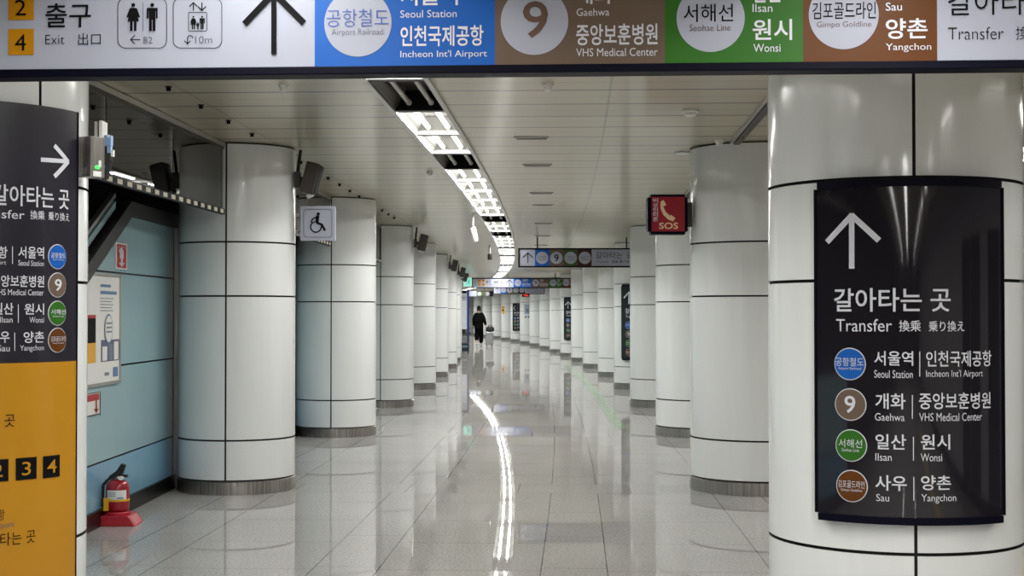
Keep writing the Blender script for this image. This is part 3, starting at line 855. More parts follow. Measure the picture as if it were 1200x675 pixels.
# small farthest sign
YS = 72.0; oq = atY(550, 347.3, YS)
t = thing('hanging_sign', 'farthest small overhead sign with two circles on dark green and brown cells', 'sign', oq, 0, 'overhead direction signs')
S = Sheet(fn_flat, lambda px, py: (atY(px, py, YS).x-oq.x, atY(px, py, YS).z-oq.z))
mb = MB(); a0, _, a1, h1 = S.box(549.5, 341.2, 578, 347.3); mb.box(((a0+a1)/2, .05, h1/2), (a1-a0, .1, h1)); mb.build('sign_box', M_BLACK, t)
S.rect(549.5, 341.2, 558.5, 347.3, M_SIGNW); S.rect(558.5, 341.6, 567.5, 347, M_GREEND); S.rect(567.5, 341.6, 573, 347, M_TAUPE)
S.disc(561.8, 344.4, 2.3, M_SIGNW, .004); S.disc(571.6, 344.4, 2.3, M_SIGNW, .004)
S.finish(t)
for x in (.2, .75):
    mb = MB(); mb.tube((x, .05, h1), (x, .05, HC-oq.z), .012, n=8); mb.build('hanger_rod', M_BLACK, t)
# exit light
YE = 50.0; q = atY(549, 335.6, YE)
t = thing('exit_sign', 'lit pale green exit box hanging at the end of the far overhead sign', 'exit sign', q, 0)
S = Sheet(fn_flat, lambda px, py: (atY(px, py, YE).x-q.x, atY(px, py, YE).z-q.z))
a0, _, a1, h1 = S.box(543.4, 325.4, 555, 335.6)
mb = MB(); mb.box(((a0+a1)/2, .06, h1/2), (a1-a0, .1, h1)); mb.build('housing', M_ALU, t)
S.rect(543.6, 325.6, 554.8, 335.4, M_EXIT, .0, 'light_face')
S.put('light_face', M_EXIT, [(a0,.0),(a1,.0),(a1,h1),(a0,h1)], [(0,1,2,3)], .004)
MG = mat('exit_green', (96,196,168), .5)
S.disc(549.9, 328, .8, MG, .008, 'pictogram'); S.stroke([(549.6,329),(548.8,331.6)], 1.2, MG, .008); S.stroke([(548.8,331.4),(550.4,332.6),(550.2,334.6)], .8, MG, .008); S.stroke([(548.8,331.4),(547.6,333.2),(546.2,333.6)], .8, MG, .008); S.stroke([(551.2,330.6),(549.6,329.4),(547.8,330.6)], .6, MG, .008)
S.finish(t)
mb = MB(); mb.tube((0, .06, h1), (0, .06, HC-q.z), .012, n=8); mb.build('hanger_rod', M_STEELD, t)

# ------------------------------------------------------------------ curved transfer panel on the first column of the dark panel row
def cyl_loc(cx, cy, rr):
    def f(px, py):
        d = ray(px, py); ox, oy = -cx, -cy
        A = d.x*d.x+d.y*d.y; B = 2*(ox*d.x+oy*d.y); C = ox*ox+oy*oy-rr*rr
        D = max(0, B*B-4*A*C); t = (-B-math.sqrt(D))/(2*A)
        x, y, z = ox+d.x*t, oy+d.y*t, H+d.z*t
        return rr*math.atan2(x, -y), z
    return f
def fn_cyl(rr):
    return lambda u, v, l: ((rr+l)*math.sin(u/rr), -(rr+l)*math.cos(u/rr), v)
c0 = COLS_R[0].location; RP = RAD+.045
loc = cyl_loc(c0.x, c0.y, RP)
ua, ub = loc(955.5, 420)[0], loc(1176, 420)[0]
zt, zb_ = loc(1066, 218)[1], loc(1066, 607)[1]
pan = thing('direction_panel', 'large glossy dark curved transfer panel with up arrow on the closest white column', 'sign', (c0.x, c0.y, 0), 0, 'dark curved panels on columns')
A0, A1 = ua/RP, ub/RP
mb = MB(); mb.bent(RAD+.002, RP-.004, A0+.004, A1-.004, zb_, zt, 32, M_NAVY); mb.bent(RAD+.002, RP+.006, A0-.003, A0+.012, zb_, zt, 2, M_NAVY); mb.bent(RAD+.002, RP+.006, A1-.012, A1+.003, zb_, zt, 2, M_NAVY)
mb.bent(RAD+.002, RP+.012, A0+.03, A1-.03, zt, zt+.03, 32, M_NAVY); mb.bent(RAD+.002, RP+.012, A0+.03, A1-.03, zb_-.03, zb_, 32, M_NAVY)
mb.build('frame', None, pan, smooth=35)
mb = MB(); mb.bent(RP-.004, RP, A0+.012, A1-.012, zb_, zt, 40, M_GLOSS); mb.build('face', None, pan, smooth=35)
S = Sheet(fn_cyl(RP), loc); S.curved = True
SA = Sheet(fn_cyl(RP), loc)
def up_arrow(S):
    S.stroke([(998.4,252),(998.4,313.8)], 6.4, M_WHITE_T, part='arrow'); S.stroke([(970.3,283),(998.4,252.5),(1029.3,281)], 6.2, M_WHITE_T, part='arrow')
up_arrow(SA); arrow_o = list(SA.finish(pan).values())[0]
S.text('갈아타는 곳', 977.8, 337.5, 1113.6, 365.3, M_WHITE_T, .012); S.text('Transfer', 980.3, 373.8, 1045.3, 388.6, M_WHITE_T, .0)
S.text('換乘', 1053.5, 375.4, 1079, 388.6, M_WHITE_T, .01); S.text('乗り換え', 1088, 376, 1129.6, 388.6, M_WHITE_T, .01)
rows = [((996,426.5),M_BLUE,'공항철도',(980,419,1012.5,429),'Airport Railroad',(983,430.2,1009.5,434),
         '서울역',(1024.6,411.4,1070,428.5),'Seoul Station',(1024.6,433.8,1069.5,443),(1077.6,412,441),'인천국제공항',(1085,411,1161,429.7),"Incheon Int'l Airport",(1085,433.4,1151,444)),
        ((996.7,474),M_TAUPE,'9',(990.2,463.6,1003,484),None,None,
         '개화',(1025.9,461,1061,479.4),'Gaehwa',(1025.4,484.3,1060,493.2),(1069,463,490.5),'중앙보훈병원',(1076.8,460,1160,479.4),'VHS Medical Center',(1077,483.8,1150,493.4)),
        ((997.5,522),M_GREEN,'서해선',(983.5,514.6,1010.8,524.4),'Seohae Line',(987,525.4,1007,529.2),
         '일산',(1026,508.8,1061.7,526.7),'Ilsan',(1026,531.2,1045,540),(1070.3,512,539.5),'원시',(1078.8,509,1113,527),'Wonsi',(1078.8,531.4,1103.7,540.6)),
        ((998.3,569.5),M_BROWN,'김포골드라인',(983,563,1013.6,571.6),'Gimpo Goldline',(986,572.6,1010.6,576.6),
         '사우',(1026,557,1062.5,575),'Sau',(1027,579,1042,587.4),(1070.7,559,586.6),'양촌',(1079,557,1114,574.4),'Yangchon',(1079.6,579.2,1120,590))]
for c, m, a, ab, e, eb, k1, b1, e1, c1, bar, k2, b2, e2, c2 in rows:
    S.disc(c[0], c[1], 18.4, M_WHITE_T, .002, 'disc', 40, 3); S.disc(c[0], c[1], 17.3, m, .0045, 'disc', 40, 3)
    S.text(a, *ab, M_WHITE_T, .012 if a == '9' else .0, .0065)
    if e: S.text(e, *eb, M_WHITE_T, 0, .0065)
    S.text(k1, *b1, M_WHITE_T, .012); S.text(e1, *c1, M_WHITE_T, 0); S.text(k2, *b2, M_WHITE_T, .012); S.text(e2, *c2, M_WHITE_T, 0)
    S.stroke([(bar[0],bar[1]),(bar[0],bar[2])], 1.1, M_WHITE_T, part='lettering')
S.finish(pan)
for k, lb in ((4, 'dark curved transfer panel on the fifth column down the corridor, half hidden'),
              (8, 'slim visible edge of a dark curved transfer panel midway down the corridor'),
              (13, 'farthest dark curved panel, its arrow pointing sideways')):
    c = COLS_R[k].location
    t = dup(pan, lb, (c.x, c.y, 0))
    if k == 13:
        for ch in list(t.children):
            if ch.name.startswith('arrow'): bpy.data.objects.remove(ch)
        SA = Sheet(fn_cyl(RP), loc)
        SA.stroke([(968,283),(1032,283)], 7, M_WHITE_T, part='arrow'); SA.stroke([(1000,252),(970,283),(1000,314)], 7, M_WHITE_T, part='arrow'); SA.finish(t)

# ------------------------------------------------------------------ amber and black wrap panel
c0 = COLS_L[0].location; RP2 = RAD+.03
loc = cyl_loc(c0.x, c0.y, RP2)
A1 = loc(90, 300)[0]/RP2; A0 = A1-1.55
zt = loc(89, 131)[1]; zm = loc(45, 424.8)[1]; z0 = .16
wrap = thing('wrap_panel', 'tall curved panel, black with line circles above and amber below, around the foreground column', 'sign', (c0.x, c0.y, 0))
mb = MB(); mb.bent(RAD+.002, RP2, A0, A1, zm, zt, 48, M_L0DARK); mb.build('dark_face', None, wrap, smooth=35)
mb = MB(); mb.bent(RAD+.002, RP2, A0, A1, z0, zm, 48, M_YEL); mb.build('amber_face', None, wrap, smooth=35)
mb = MB(); mb.bent(RAD+.002, RP2+.004, A1, A1+.008, z0, zt, 2, M_NAVY); mb.bent(RAD+.002, RP2+.004, A0-.008, A0, z0, zt, 2, M_NAVY); mb.build('edge_strip', None, wrap, smooth=35)
S = Sheet(fn_cyl(RP2), loc); S.curved = True
S.stroke([(48,187.2),(78.5,189.4)], 4.2, M_WHITE_T, part='arrow'); S.stroke([(63.6,171.2),(79,189.4),(63.6,206.4)], 4.0, M_WHITE_T, part='arrow')
S.text('갈아타는 곳', -10, 218, 80.2, 242.4, M_WHITE_T, .012); S.text('Transfer', -37, 245.5, 28.2, 255.6, M_WHITE_T)
S.text('換乘', 35, 247, 51.6, 257.4, M_WHITE_T, .006); S.text('乗り換え', 56, 249, 80.4, 258.8, M_WHITE_T, .006)
MTL = [('인천국제공항',(-66,288,8.4,302.4),"Incheon Int'l Airport",(-58,304.4,6.8,311),14.2,(289,309),'서울역',(21,289,51,303),'Seoul Station',(21,305.2,50.8,311.6),(67,300.9),M_BLUE,'공항철도','Airport Railroad'),
       (None,None,None,None,None,None,'중앙보훈병원',(-11,322.4,51,336.4),'VHS Medical Center',(-7,339,50.4,346),(67,334),M_TAUPE,'9',None),
       ('일산',(-8,355,15.3,368.6),'Ilsan',(-.5,371.4,14.3,378),21,(357,378),'원시',(28,355.7,51,368.8),'Wonsi',(34,371.6,50.8,378.2),(66.9,367),M_GREEN,'서해선','Seohae Line'),
       ('사우',(-13,388,11,401.8),'Sau',(-3,404.4,11,411.8),16.8,(390,411),'양촌',(27,388.4,51,401.8),'Yangchon',(23,404.6,50.8,412.6),(67,398.6),M_BROWN,'김포골드라인','Gimpo Goldline')]
for k1, b1, e1, c1, bx, by, k2, b2, e2, c2, c, m, dt, de in MTL:
    if k1: S.text(k1, *b1, M_WHITE_T, .012); S.text(e1, *c1, M_WHITE_T); S.stroke([(bx,by[0]),(bx,by[1])], .9, M_WHITE_T, part='lettering')
    S.text(k2, *b2, M_WHITE_T, .012); S.text(e2, *c2, M_WHITE_T)
    S.disc(c[0], c[1], 10.6, M_WHITE_T, .002, 'disc', 40, 3); S.disc(c[0], c[1], 9.9, m, .0045, 'disc', 40, 3)
    if dt == '9': S.text('9', 63, 327, 71, 341, M_WHITE_T, .012, .0065)
    else: S.text(dt, 58.6, c[1]-4.6, 75.4, c[1]+1.6, M_WHITE_T, .004, .0065); S.text(de, 60.5, c[1]+2.6, 73.5, c[1]+4.6, M_WHITE_T, 0, .0065)
S.text('나가는 곳', -46, 486, 17.2, 501.4, M_BLACK_T, -.004)
for x0, x1, y0, y1, d, dx0, dx1, e0, e1 in ((-17,9.7,538.5,564.6,'2',-8.5,2.6,543.5,559), (18.2,42.5,536.2,562,'3',25,35.4,541,556.8), (50,69.5,533.8,559.4,'4',54.4,65,538.4,554)):
    S.rect(x0, y0, x1, y1, M_BLACK_T, .003, 'exit_number_square', 4); S.text(d, dx0, e0, dx1, e1, M_YEL, .004, .006)
S.text('공항', -12, 597, 5, 609.8, M_BLACK_T, -.004); S.text('Airport', -11, 612, 16.4, 620.4, M_GREY_T, -.006); S.text('타는 곳', 0, 622.6, 41, 638, M_BLACK_T, -.004)
S.finish(wrap)

# ------------------------------------------------------------------ control box and cable on the amber column
RB = Matrix.Rotation(R(45+14), 3, 'Z')
pc = atY(106.8, 184.5, 6.62)
t = thing('control_box', 'small steel control box with a green lamp on the amber wrapped column', 'control box', pc)
mb = MB(); mb.box((0,0,0), (.085,.085,.185), RB); mb.build('box_body', M_STEEL, t, bevel=.003)
ex = RB @ Vector((1,0,0)); ey = RB @ Vector((0,-1,0))
# face normals pointing at the camera: choose them
nA = RB @ Vector((0,-1,0)); nB = RB @ Vector((-1,0,0))
nR, nL = (nA, nB) if nA.x > nB.x else (nB, nA)
def plate(n, s, z, w, h, m, nm):
    side = Vector((-n.y, n.x, 0)); q = n*.0435+side*s+Vector((0,0,z))
    Rm = Matrix((side, -n, Vector((0,0,1)))).transposed()
    mb = MB(); mb.box(q, (w,.003,h), Rm); return mb.build(nm, m, t)
plate(nR, .012, -.03, .016, .03, M_PLASTW, 'tag_plate'); plate(nR, -.005, -.078, .05, .024, M_PLASTW, 'tag_plate'); plate(nL, .0, -.065, .03, .028, M_ALU, 'tag_plate')
mb = MB(); q = nR*.044+Vector((-nR.y,nR.x,0))*-.005+Vector((0,0,-.048)); mb.tube(q, q+nR*.008, .008, n=12); mb.build('lamp', M_LED, t)
back = Vector((c0.x-pc.x, c0.y-pc.y, 0)).normalized()
mb = MB(); mb.tube(back*.035, back*(Vector((c0.x-pc.x, c0.y-pc.y, 0)).length-RAD+.004), .02, n=10); mb.build('bracket', M_STEELD, t)
pc2 = atY(121, 165, 6.85)
t = thing('cable_fitting', 'pale conduit plates with a blue plug and dark hose behind the control box', 'cable fitting', pc2)
mb = MB(); mb.box((-.022,0,.01), (.014,.09,.15), m=M_ALU); mb.box((.0,0,.035), (.014,.09,.11), m=M_PLASTW); mb.box((-.05,0,.0), (.05,.03,.03), m=M_ALU); mb.build('plate', None, t)
MBL = mat('pale_blue_plastic', (120,150,190), .4)
mb = MB(); mb.box((.025,0,.0), (.034,.04,.05)); mb.box((.03,0,-.035), (.02,.03,.05)); mb.build('plug', MBL, t, bevel=.004)
mb = MB(); mb.path([(.03,0,-.05),(.032,0,-.09),(.022,0,-.14),(.012,0,-.18)], .014, 10); mb.build('hose', M_RUB, t, smooth=40)
mb = MB(); mb.box((.045,.0,-.06), (.012,.02,.03)); mb.box((.03,.0,.02), (.01,.05,.012)); mb.build('clip', M_PLASTW, t)

# ------------------------------------------------------------------ wheelchair sign, SOS sign
YW = 11.95; q = atY(372.5, 261.5, YW)
t = thing('wheelchair_sign', 'square white wheelchair sign projecting from a round column', 'sign', q)
locw = lambda px, py: (atY(px, py, YW).x-q.x, atY(px, py, YW).z-q.z)
S = Sheet(fn_flat, locw); a0, b0, a1, b1 = S.box(352, 241.5, 393, 282)
mb = MB(); mb.box((0, .02, (b0+b1)/2), (a1-a0, .038, b1-b0)); mb.build('sign_plate', M_SIGNW, t, bevel=.003)
S.rrect(356, 245.3, 389, 278, 3.5, .7, M_GREY_T)
wheelchair(S, 372, 262, .86, M_BLACK_T); S.finish(t)
for z in (-.07, .07):
    mb = MB(); mb.box((a0-.012, .08, z), (.06, .09, .02)); mb.build('bracket', M_STEEL, t)
YS = 11.9; q = atY(782.5, 251, YS)
t = thing('sos_sign', 'dark red SOS telephone box sign projecting from a round column', 'sign', q)
S = Sheet(fn_flat, lambda px, py: (atY(px, py, YS).x-q.x, atY(px, py, YS).z-q.z))
a0, b0, a1, b1 = S.box(762.8, 227.8, 803, 274.5); e0, f0, e1, f1 = S.box(759, 231.5, 806, 271)
mb = MB(); mb.box(((a0+a1)/2, .08, (b0+b1)/2), (a1-a0, .16, b1-b0)); mb.box(((e0+e1)/2, .08, (f0+f1)/2), (e1-e0, .15, f1-f0)); mb.build('housing', M_NAVY, t)
S.rect(763.6, 230.6, 802.4, 271.2, M_RED, .002, 'red_face')
S.text('SOS', 772.3, 260.8, 794.6, 268.4, M_TAN, .02)
for i, ch in enumerate('비상인터폰'): S.text(ch, 765.2, 232.3+i*5.5, 771, 237.3+i*5.5, M_WHITE_T, .014)
S.poly([(774,236.5),(777.5,234.3),(780.6,240.2),(777.2,242.3)], M_TAN); S.poly([(783.6,255),(786,251.6),(791.5,255.6),(788.6,259.4)], M_TAN)
S.poly([(774,236.5),(777.2,242.3),(780.2,248.4),(784.8,252.8),(783.6,255),(788.6,259.4),(783,257.4),(777.2,251.6),(774,244)][::-1], M_TAN)
S.finish(t)
mb = MB(); mb.box((e1+.012, .08, 0), (.06, .06, .2)); mb.build('bracket', M_STEELD, t)

# ------------------------------------------------------------------ column speakers
def make_speaker(label):
    t = thing('column_speaker', label, 'speaker', (0,0,0), 0, 'speakers on the amber column row')
    RT = Matrix.Rotation(R(14), 3, 'Y')
    mb = MB(); mb.box((.125,0,0), (.12,.19,.26), RT); mb.build('cabinet', M_SPK, t, bevel=.012)
    mb = MB(); mb.box(Vector((.125,0,0))+RT @ Vector((.062,0,0)), (.01,.17,.24), RT); mb.build('grille', M_GRILLE, t, bevel=.003)
    mb = MB(); mb.box((.012,0,-.01), (.05,.07,.13), m=M_SPK); mb.box((.04,0,-.01), (.06,.03,.05), m=M_STEELD); mb.build('bracket', None, t)
    mb = MB(); mb.path([(.012,0,.05),(.02,0,.13),(.035,0,.24)], .014, 8); mb.build('strut', M_RUB, t)
    mb = MB(); mb.tube((.11,0,-.13), (.12,0,-.155), .035, .03, 14); mb.build('knob', M_PLASTW, t)
    return t
spk = None
for k, lb in ((1,'dark wall speaker tilted downward above the wheelchair sign'), (3,'dark wall speaker, second one down the amber column row'), (5,'dark wall speaker, third one down the amber column row'), (6,'dark wall speaker, fourth one down the amber column row'), (7,'dark wall speaker, farthest of the amber column row')):
    c = COLS_L[k].location; p = (c.x+RADL+.019, c.y-.06, 2.575)
    if spk is None: spk = make_speaker(lb); spk.location = p
    else: dup(spk, lb, p)

# ------------------------------------------------------------------ things on the blue wall
def fn_wall(u, v, l): return (l, u, v)
def wall_thing(name, lb, cat, px, py):
    q = atX(px, py, X_W); return thing(name, lb, cat, q), q
def wall_sheet(q): return Sheet(fn_wall, lambda px, py: (atX(px, py, X_W).y-q.y, atX(px, py, X_W).z-q.z))
t, q = wall_thing('fire_sign', 'red extinguisher sign with white arrow on the blue wall below the sloped trim', 'sign', 140.5, 300)
S = wall_sheet(q); a0, b0, a1, b1 = S.box(134, 285, 147, 315.5)
mb = MB(); mb.box((.006, (a0+a1)/2, (b0+b1)/2), (.012, a1-a0, b1-b0)); mb.build('sign_plate', M_PLASTW, t)
MR2 = mat('fire_red', (172,26,30), .4)
S.rect(135, 286.6, 146, 314, MR2, .013, 'red_face')
S.text('소화기', 136.4, 288, 144.6, 291.6, M_WHITE_T, 0, .015)
S.rect(138, 293, 142.6, 303, M_WHITE_T, .015, 'pictogram'); S.stroke([(137.4,294.2),(141,292.4)], 1.2, M_WHITE_T, .015)
S.stroke([(140.4,303),(140.4,309)], 2.4, M_WHITE_T, .015); S.poly([(136.8,308),(144,308),(140.4,313)], M_WHITE_T, .015)
S.finish(t)
t, q = wall_thing('fire_sign', 'white and red sign with a red down arrow under the framed poster', 'sign', 109, 474)
S = wall_sheet(q); a0, b0, a1, b1 = S.box(98, 460, 115.5, 487)
mb = MB(); mb.box((.006, (a0+a1)/2, (b0+b1)/2), (.012, a1-a0, b1-b0)); mb.build('sign_plate', M_PLASTW, t)
S.rect(99.5, 462, 114, 470, MR2, .013, 'red_face'); S.stroke([(110.5,470),(110.5,480)], 2, MR2, .014); S.poly([(107.5,479),(113.5,479),(110.5,484.5)], MR2, .014)
for x0, y0, x1, y1 in ((98,460,115.5,461),(98,486,115.5,487),(114.6,460,115.5,487)): S.rect(x0, y0, x1, y1, M_BLACK_T, .014, 'outline')
S.finish(t)
t, q = wall_thing('framed_poster', 'framed pale notice poster with a ring and pictures on the blue wall', 'poster', 120, 385)
S = wall_sheet(q); a0, b0, a1, b1 = S.box(96, 322, 137.5, 449)
b0, b1 = atX(137, 446.5, X_W).z-q.z, atX(137, 323.5, X_W).z-q.z
def wr(f0, g0, f1, g1, m, lift, part):      # rectangle given in fractions of the poster
    u0, u1, v0, v1 = a0+(a1-a0)*f0, a0+(a1-a0)*f1, b1+(b0-b1)*g0, b1+(b0-b1)*g1
    S.put(part, m, [(u0,v1),(u1,v1),(u1,v0),(u0,v0)], [(0,1,2,3)], lift)
mb = MB(); mb.box((.008, (a0+a1)/2, (b0+b1)/2), (.016, a1-a0, b1-b0)); mb.build('sheet', M_PAPER, t)
mb = MB()
for y in (a0, a1): mb.box((.012, y, (b0+b1)/2), (.026, .02, b1-b0+.02))
for z in (b0, b1): mb.box((.012, (a0+a1)/2, z), (.026, a1-a0, .02))
mb.build('frame', M_ALU, t)
MPB = mat('poster_blue', (92,124,158), .5); MPG = mat('poster_grey', (120,128,140), .5); MPV = mat('poster_slate', (96,96,128), .5)
wr(.42,.09,.72,.115,MPB,.018,'lettering'); wr(.42,.15,.9,.18,MPB,.018,'lettering')
for j in range(5): wr(.42,.215+.028*j,.8-.04*(j % 2),.222+.028*j,MPG,.018,'lettering')
wr(.45,.60,.98,.80,MPV,.017,'picture'); wr(.48,.66,.62,.79,M_PAPER,.019,'picture'); wr(.66,.64,.78,.79,MPG,.019,'picture'); wr(.82,.62,.95,.79,M_PAPER,.019,'picture')
wr(.0,.4,.3,.62,M_BLACK_T,.017,'picture'); wr(.0,.62,.3,.8,M_YPL,.017,'picture'); wr(.0,.37,.3,.4,MR2,.017,'picture')
wr(.55,.90,.68,.93,MPG,.018,'lettering'); wr(.8,.86,.95,.95,MPB,.018,'picture')
uc, vc = a0+(a1-a0)*.66, b1+(b0-b1)*.5; rr = .105
for r_, m, l in ((rr, MPB, .019), (rr*.88, M_PAPER, .021)):
    S.put('picture', m, [(uc+r_*math.cos(2*PI*i/32), vc+r_*math.sin(2*PI*i/32)) for i in range(32)], [tuple(range(32))], l)
for j in range(3):
    v = vc+.04-.03*j; S.put('lettering', MPG, [(uc-.07,v-.006),(uc+.07,v-.006),(uc+.07,v+.006),(uc-.07,v+.006)], [(0,1,2,3)], .023)
S.finish(t)

# ------------------------------------------------------------------ fire extinguisher on its stand
pe = atZ(131, 612, 0); ec = Vector((-2.725, 10.05, 0))
t = thing('extinguisher_stand', 'red floor stand with a sloped end under the fire extinguisher', 'stand', ec)
mb = MB()
P = [(-.085,0),(.15,0),(.10,.07),(-.085,.07)]
mb.prism(P, -.12, .12, M_EXT2); mb.lathe([(.088,.07),(.088,.085),(.082,.09)], 28, m=M_EXT2)
mb.build('base', None, t, bevel=.005)
d = Vector((-.05, 0, .07)).normalized(); n_ = Vector((.07, 0, .05)).normalized()
mb = MB(); Rm = Matrix((d, Vector((0,1,0)), n_)).transposed(); mb.box(Vector((.125,0,.035))+n_*.001, (.068,.18,.002), Rm); mb.build('label_plate', mat('stand_label', (196,110,116), .5), t)
e = thing('fire_extinguisher', 'red fire extinguisher with black handle and yellow strap by the blue wall', 'fire extinguisher', ec+Vector((0,0,.092))); e.scale = (1.1, 1.1, .8)
mb = MB(); mb.lathe([(.06,.0),(.07,.012),(.072,.03),(.072,.205),(.066,.235),(.05,.258),(.03,.27),(.024,.274)], 32); mb.build('cylinder', M_EXT, e, smooth=40)
mb = MB(); mb.bent(.072, .0735, -.75, 1.05, .105, .185, 20, M_PAPER); mb.bent(.073, .0745, .2, .75, .112, .124, 8, MPB)
for j in range(3): mb.bent(.073, .0744, -.6, .1, .135+.014*j, .140+.014*j, 8, MPG)
mb.build('label_sticker', None, e, smooth=40)
mb = MB(); mb.lathe([(.0735,.088),(.0755,.088),(.0755,.106),(.0735,.106)], 32); mb.box((-.055,-.058,.065), (.03,.024,.11)); mb.build('strap', M_YPL, e)
mb = MB(); mb.lathe([(.02,.27),(.022,.285),(.018,.30)], 14); mb.tube((.0,-.01,.285), (.045,-.02,.285), .009, n=8); mb.build('valve', M_STEEL, e)
mb = MB()
mb.add([(-.05,-.02,.30),(-.05,.02,.30),(-.005,-.02,.345),(-.005,.02,.345),(.025,-.018,.405),(.025,.018,.405),(-.055,-.02,.262),(-.055,.02,.262),(.03,-.02,.312),(.03,.02,.312),(.05,-.018,.39),(.05,.018,.39)],
       [(0,2,3,1),(2,4,5,3),(6,7,9,8),(8,9,11,10),(0,6,8,2),(2,8,10,4),(1,3,9,7),(3,5,11,9),(4,10,11,5),(0,1,7,6)])
mb.box((.02,0,.30), (.085,.03,.02)); mb.build('handle', M_RUB, e)
mb = MB(); mb.path([(-.02,0,.288),(-.06,0,.27),(-.09,-.01,.22),(-.092,-.012,.12),(-.085,-.01,.04)], .011, 10); mb.build('hose', M_RUB, e, smooth=40)
mb = MB(); mb.lathe([(.0,0),(.018,.0),(.018,.012),(.0,.012)], 16); o = mb.build('gauge', M_PLASTW, e, loc=(.03,-.03,.285)); o.rotation_euler = (PI/2,0,0)

# ------------------------------------------------------------------ floor markings
def floor_strip(mb, t0, t1, y0, y1, z, m, step=.8):
    n = max(1, int((y1-y0)/step)); vs = []; fs = []
    for i in range(n+1):
        Y = y0+(y1-y0)*i/n
        vs += [pt(Y, t0, z), pt(Y, t1, z)]
    for i in range(n): fs.append((2*i, 2*i+1, 2*i+3, 2*i+2))
    mb.add(vs, fs, m)
g = bpy.data.objects.new('floor_guide_strip', None)
mb = MB(); floor_strip(mb, 1.24, 1.40, 18.3, 41.0, .0015, M_GUIDE)
for i in range(20):
    y = 18.8+i*.42; floor_strip(mb, 1.28, 1.36, y, y+.24, .003, M_GUIDEL, .3)
floor_strip(mb, 1.30, 1.34, 27.6, 41.0, .003, M_GUIDEL)
tag(mb.build('floor_guide_strip'), 'faded green guide line stuck on the polished floor beside the columns', 'floor marking')
mb = MB(); floor_strip(mb, 3.85, 4.15, -6, 60, .004, M_TACT); 
tag(mb.build('tactile_strip'), 'pale yellow tactile paving line beyond the dark panel columns', 'tactile paving')

# ------------------------------------------------------------------ small things far away
def col_box(col, name, lb, cat, phi, hw, z0, z1, m, proud=.012):
    t = thing(name, lb, cat, (col.location.x, col.location.y, 0)); mb = MB()
    mb.bent(RAD+.002, RAD+proud, phi-hw/RAD, phi+hw/RAD, z0, z1, 10, m); mb.build('sheet', None, t); return t
t = col_box(COLS_R[14], 'warning_sticker', 'small yellow and black sticker on a far white column', 'sticker', R(-55), .12, 1.46, 1.9, M_YPL)
mb = MB(); mb.bent(RAD+.012, RAD+.015, R(-55)-.14, R(-55)+.14, 1.62, 1.72, 8, M_BLACK_T); mb.bent(RAD+.012, RAD+.015, R(-55)-.14, R(-55)+.14, 1.8, 1.84, 8, MR2); mb.build('pictogram', None, t)
t = col_box(COLS_R[12], 'small_poster', 'small blue grey poster on a far white column below the red lit box', 'poster', R(-24), .15, 1.45, 1.93, mat('poster_pale', (160,176,190), .5))
mb = MB(); mb.bent(RAD+.012, RAD+.015, R(-24)-.1, R(-24)+.18, 1.52, 1.72, 8, MPG); mb.bent(RAD+.003, RAD+.01, R(-24)-.2, R(-24)-.02, 1.26, 1.36, 6, MPG); mb.bent(RAD+.003, RAD+.01, R(-24)+.08, R(-24)+.24, 1.26, 1.36, 6, MPG); mb.build('picture', None, t)
q = atY(616.5, 345.5, 70.3)
t = thing('lit_box', 'small black box with red lit marks hanging beside a far column', 'sign', q)
mb = MB(); mb.box((0,0,0), (.38,.1,.2)); mb.build('housing', M_BLACK, t)
mb = MB(); mb.box((-.03,-.052,.0), (.2,.006,.03)); mb.box((-.1,-.052,.04), (.03,.006,.06)); mb.box((.02,-.052,-.05), (.22,.006,.03)); mb.build('lit_mark', M_REDLED, t)
mb = MB(); mb.tube((0,0,.1), (0,0,HC-q.z), .012, n=8); mb.build('hanger_rod', M_STEELD, t)

# notice board with a deep blue post, and the cart before it
YB = 56.0
q = atY(544.5, 387, YB)
t = thing('notice_board', 'pale standing board with a deep blue edge post beyond the trolley', 'board', (q.x, YB, 0))
x0, x1 = atY(540, 380, YB).x-q.x, atY(549.6, 380, YB).x-q.x
mb = MB(); mb.box(((x0+x1-.06)/2, 0, 1.62), (x1-x0-.06, .06, 1.5)); mb.build('board', M_BOARD, t)
mb = MB(); mb.box((x1-.035, 0, 1.2), (.075, .09, 2.4)); mb.box((x0+.02, 0, .45), (.04,.06,.9)); mb.build('post', M_BLUEPOST, t)
mb = MB(); mb.tube((-.02,-.032,2.08), (-.02,-.036,2.08), .12, n=24); mb.build('disc', M_SIGNW, t)
mb = MB(); mb.box((-.04,-.037,2.08), (.1,.004,.03)); mb.build('logo', M_GREY_T, t)
mb = MB(); mb.box((-.03,-.033,2.3), (x1-x0-.1,.006,.1)); mb.build('header', M_BLACK, t)
YC = 54.0; q = atY(545, 413, YC)
t = thing('trolley', 'dark navy trolley with a wire basket on top at the far corner', 'trolley', (q.x, YC, 0))
mb = MB(); mb.box((0,0,.22), (.30,.42,.30)); mb.build('bin', M_BINBLUE, t, bevel=.02)
mb = MB(); mb.box((0,-.212,.25), (.2,.004,.08)); mb.build('label_plate', mat('cool_grey', (110,130,150), .5), t)
mb = MB()
for z in (.39, .47, .55, .63, .72):
    for s in (-1, 1): mb.tube((-.15,s*.2,z), (.15,s*.2,z), .006, n=6); mb.tube((s*.15,-.2,z), (s*.15,.2,z), .006, n=6)
for x in (-.15,-.09,-.03,.03,.09,.15):
    for s in (-1, 1): mb.tube((x,s*.2,.37), (x,s*.2,.72), .005, n=6)
mb.build('wire_basket', M_WIRE, t)
mb = MB(); mb.path([(.15,-.2,.7),(.19,-.2,.78),(.19,.2,.78),(.15,.2,.7)], .012, 8); mb.build('handle', M_RUB, t)
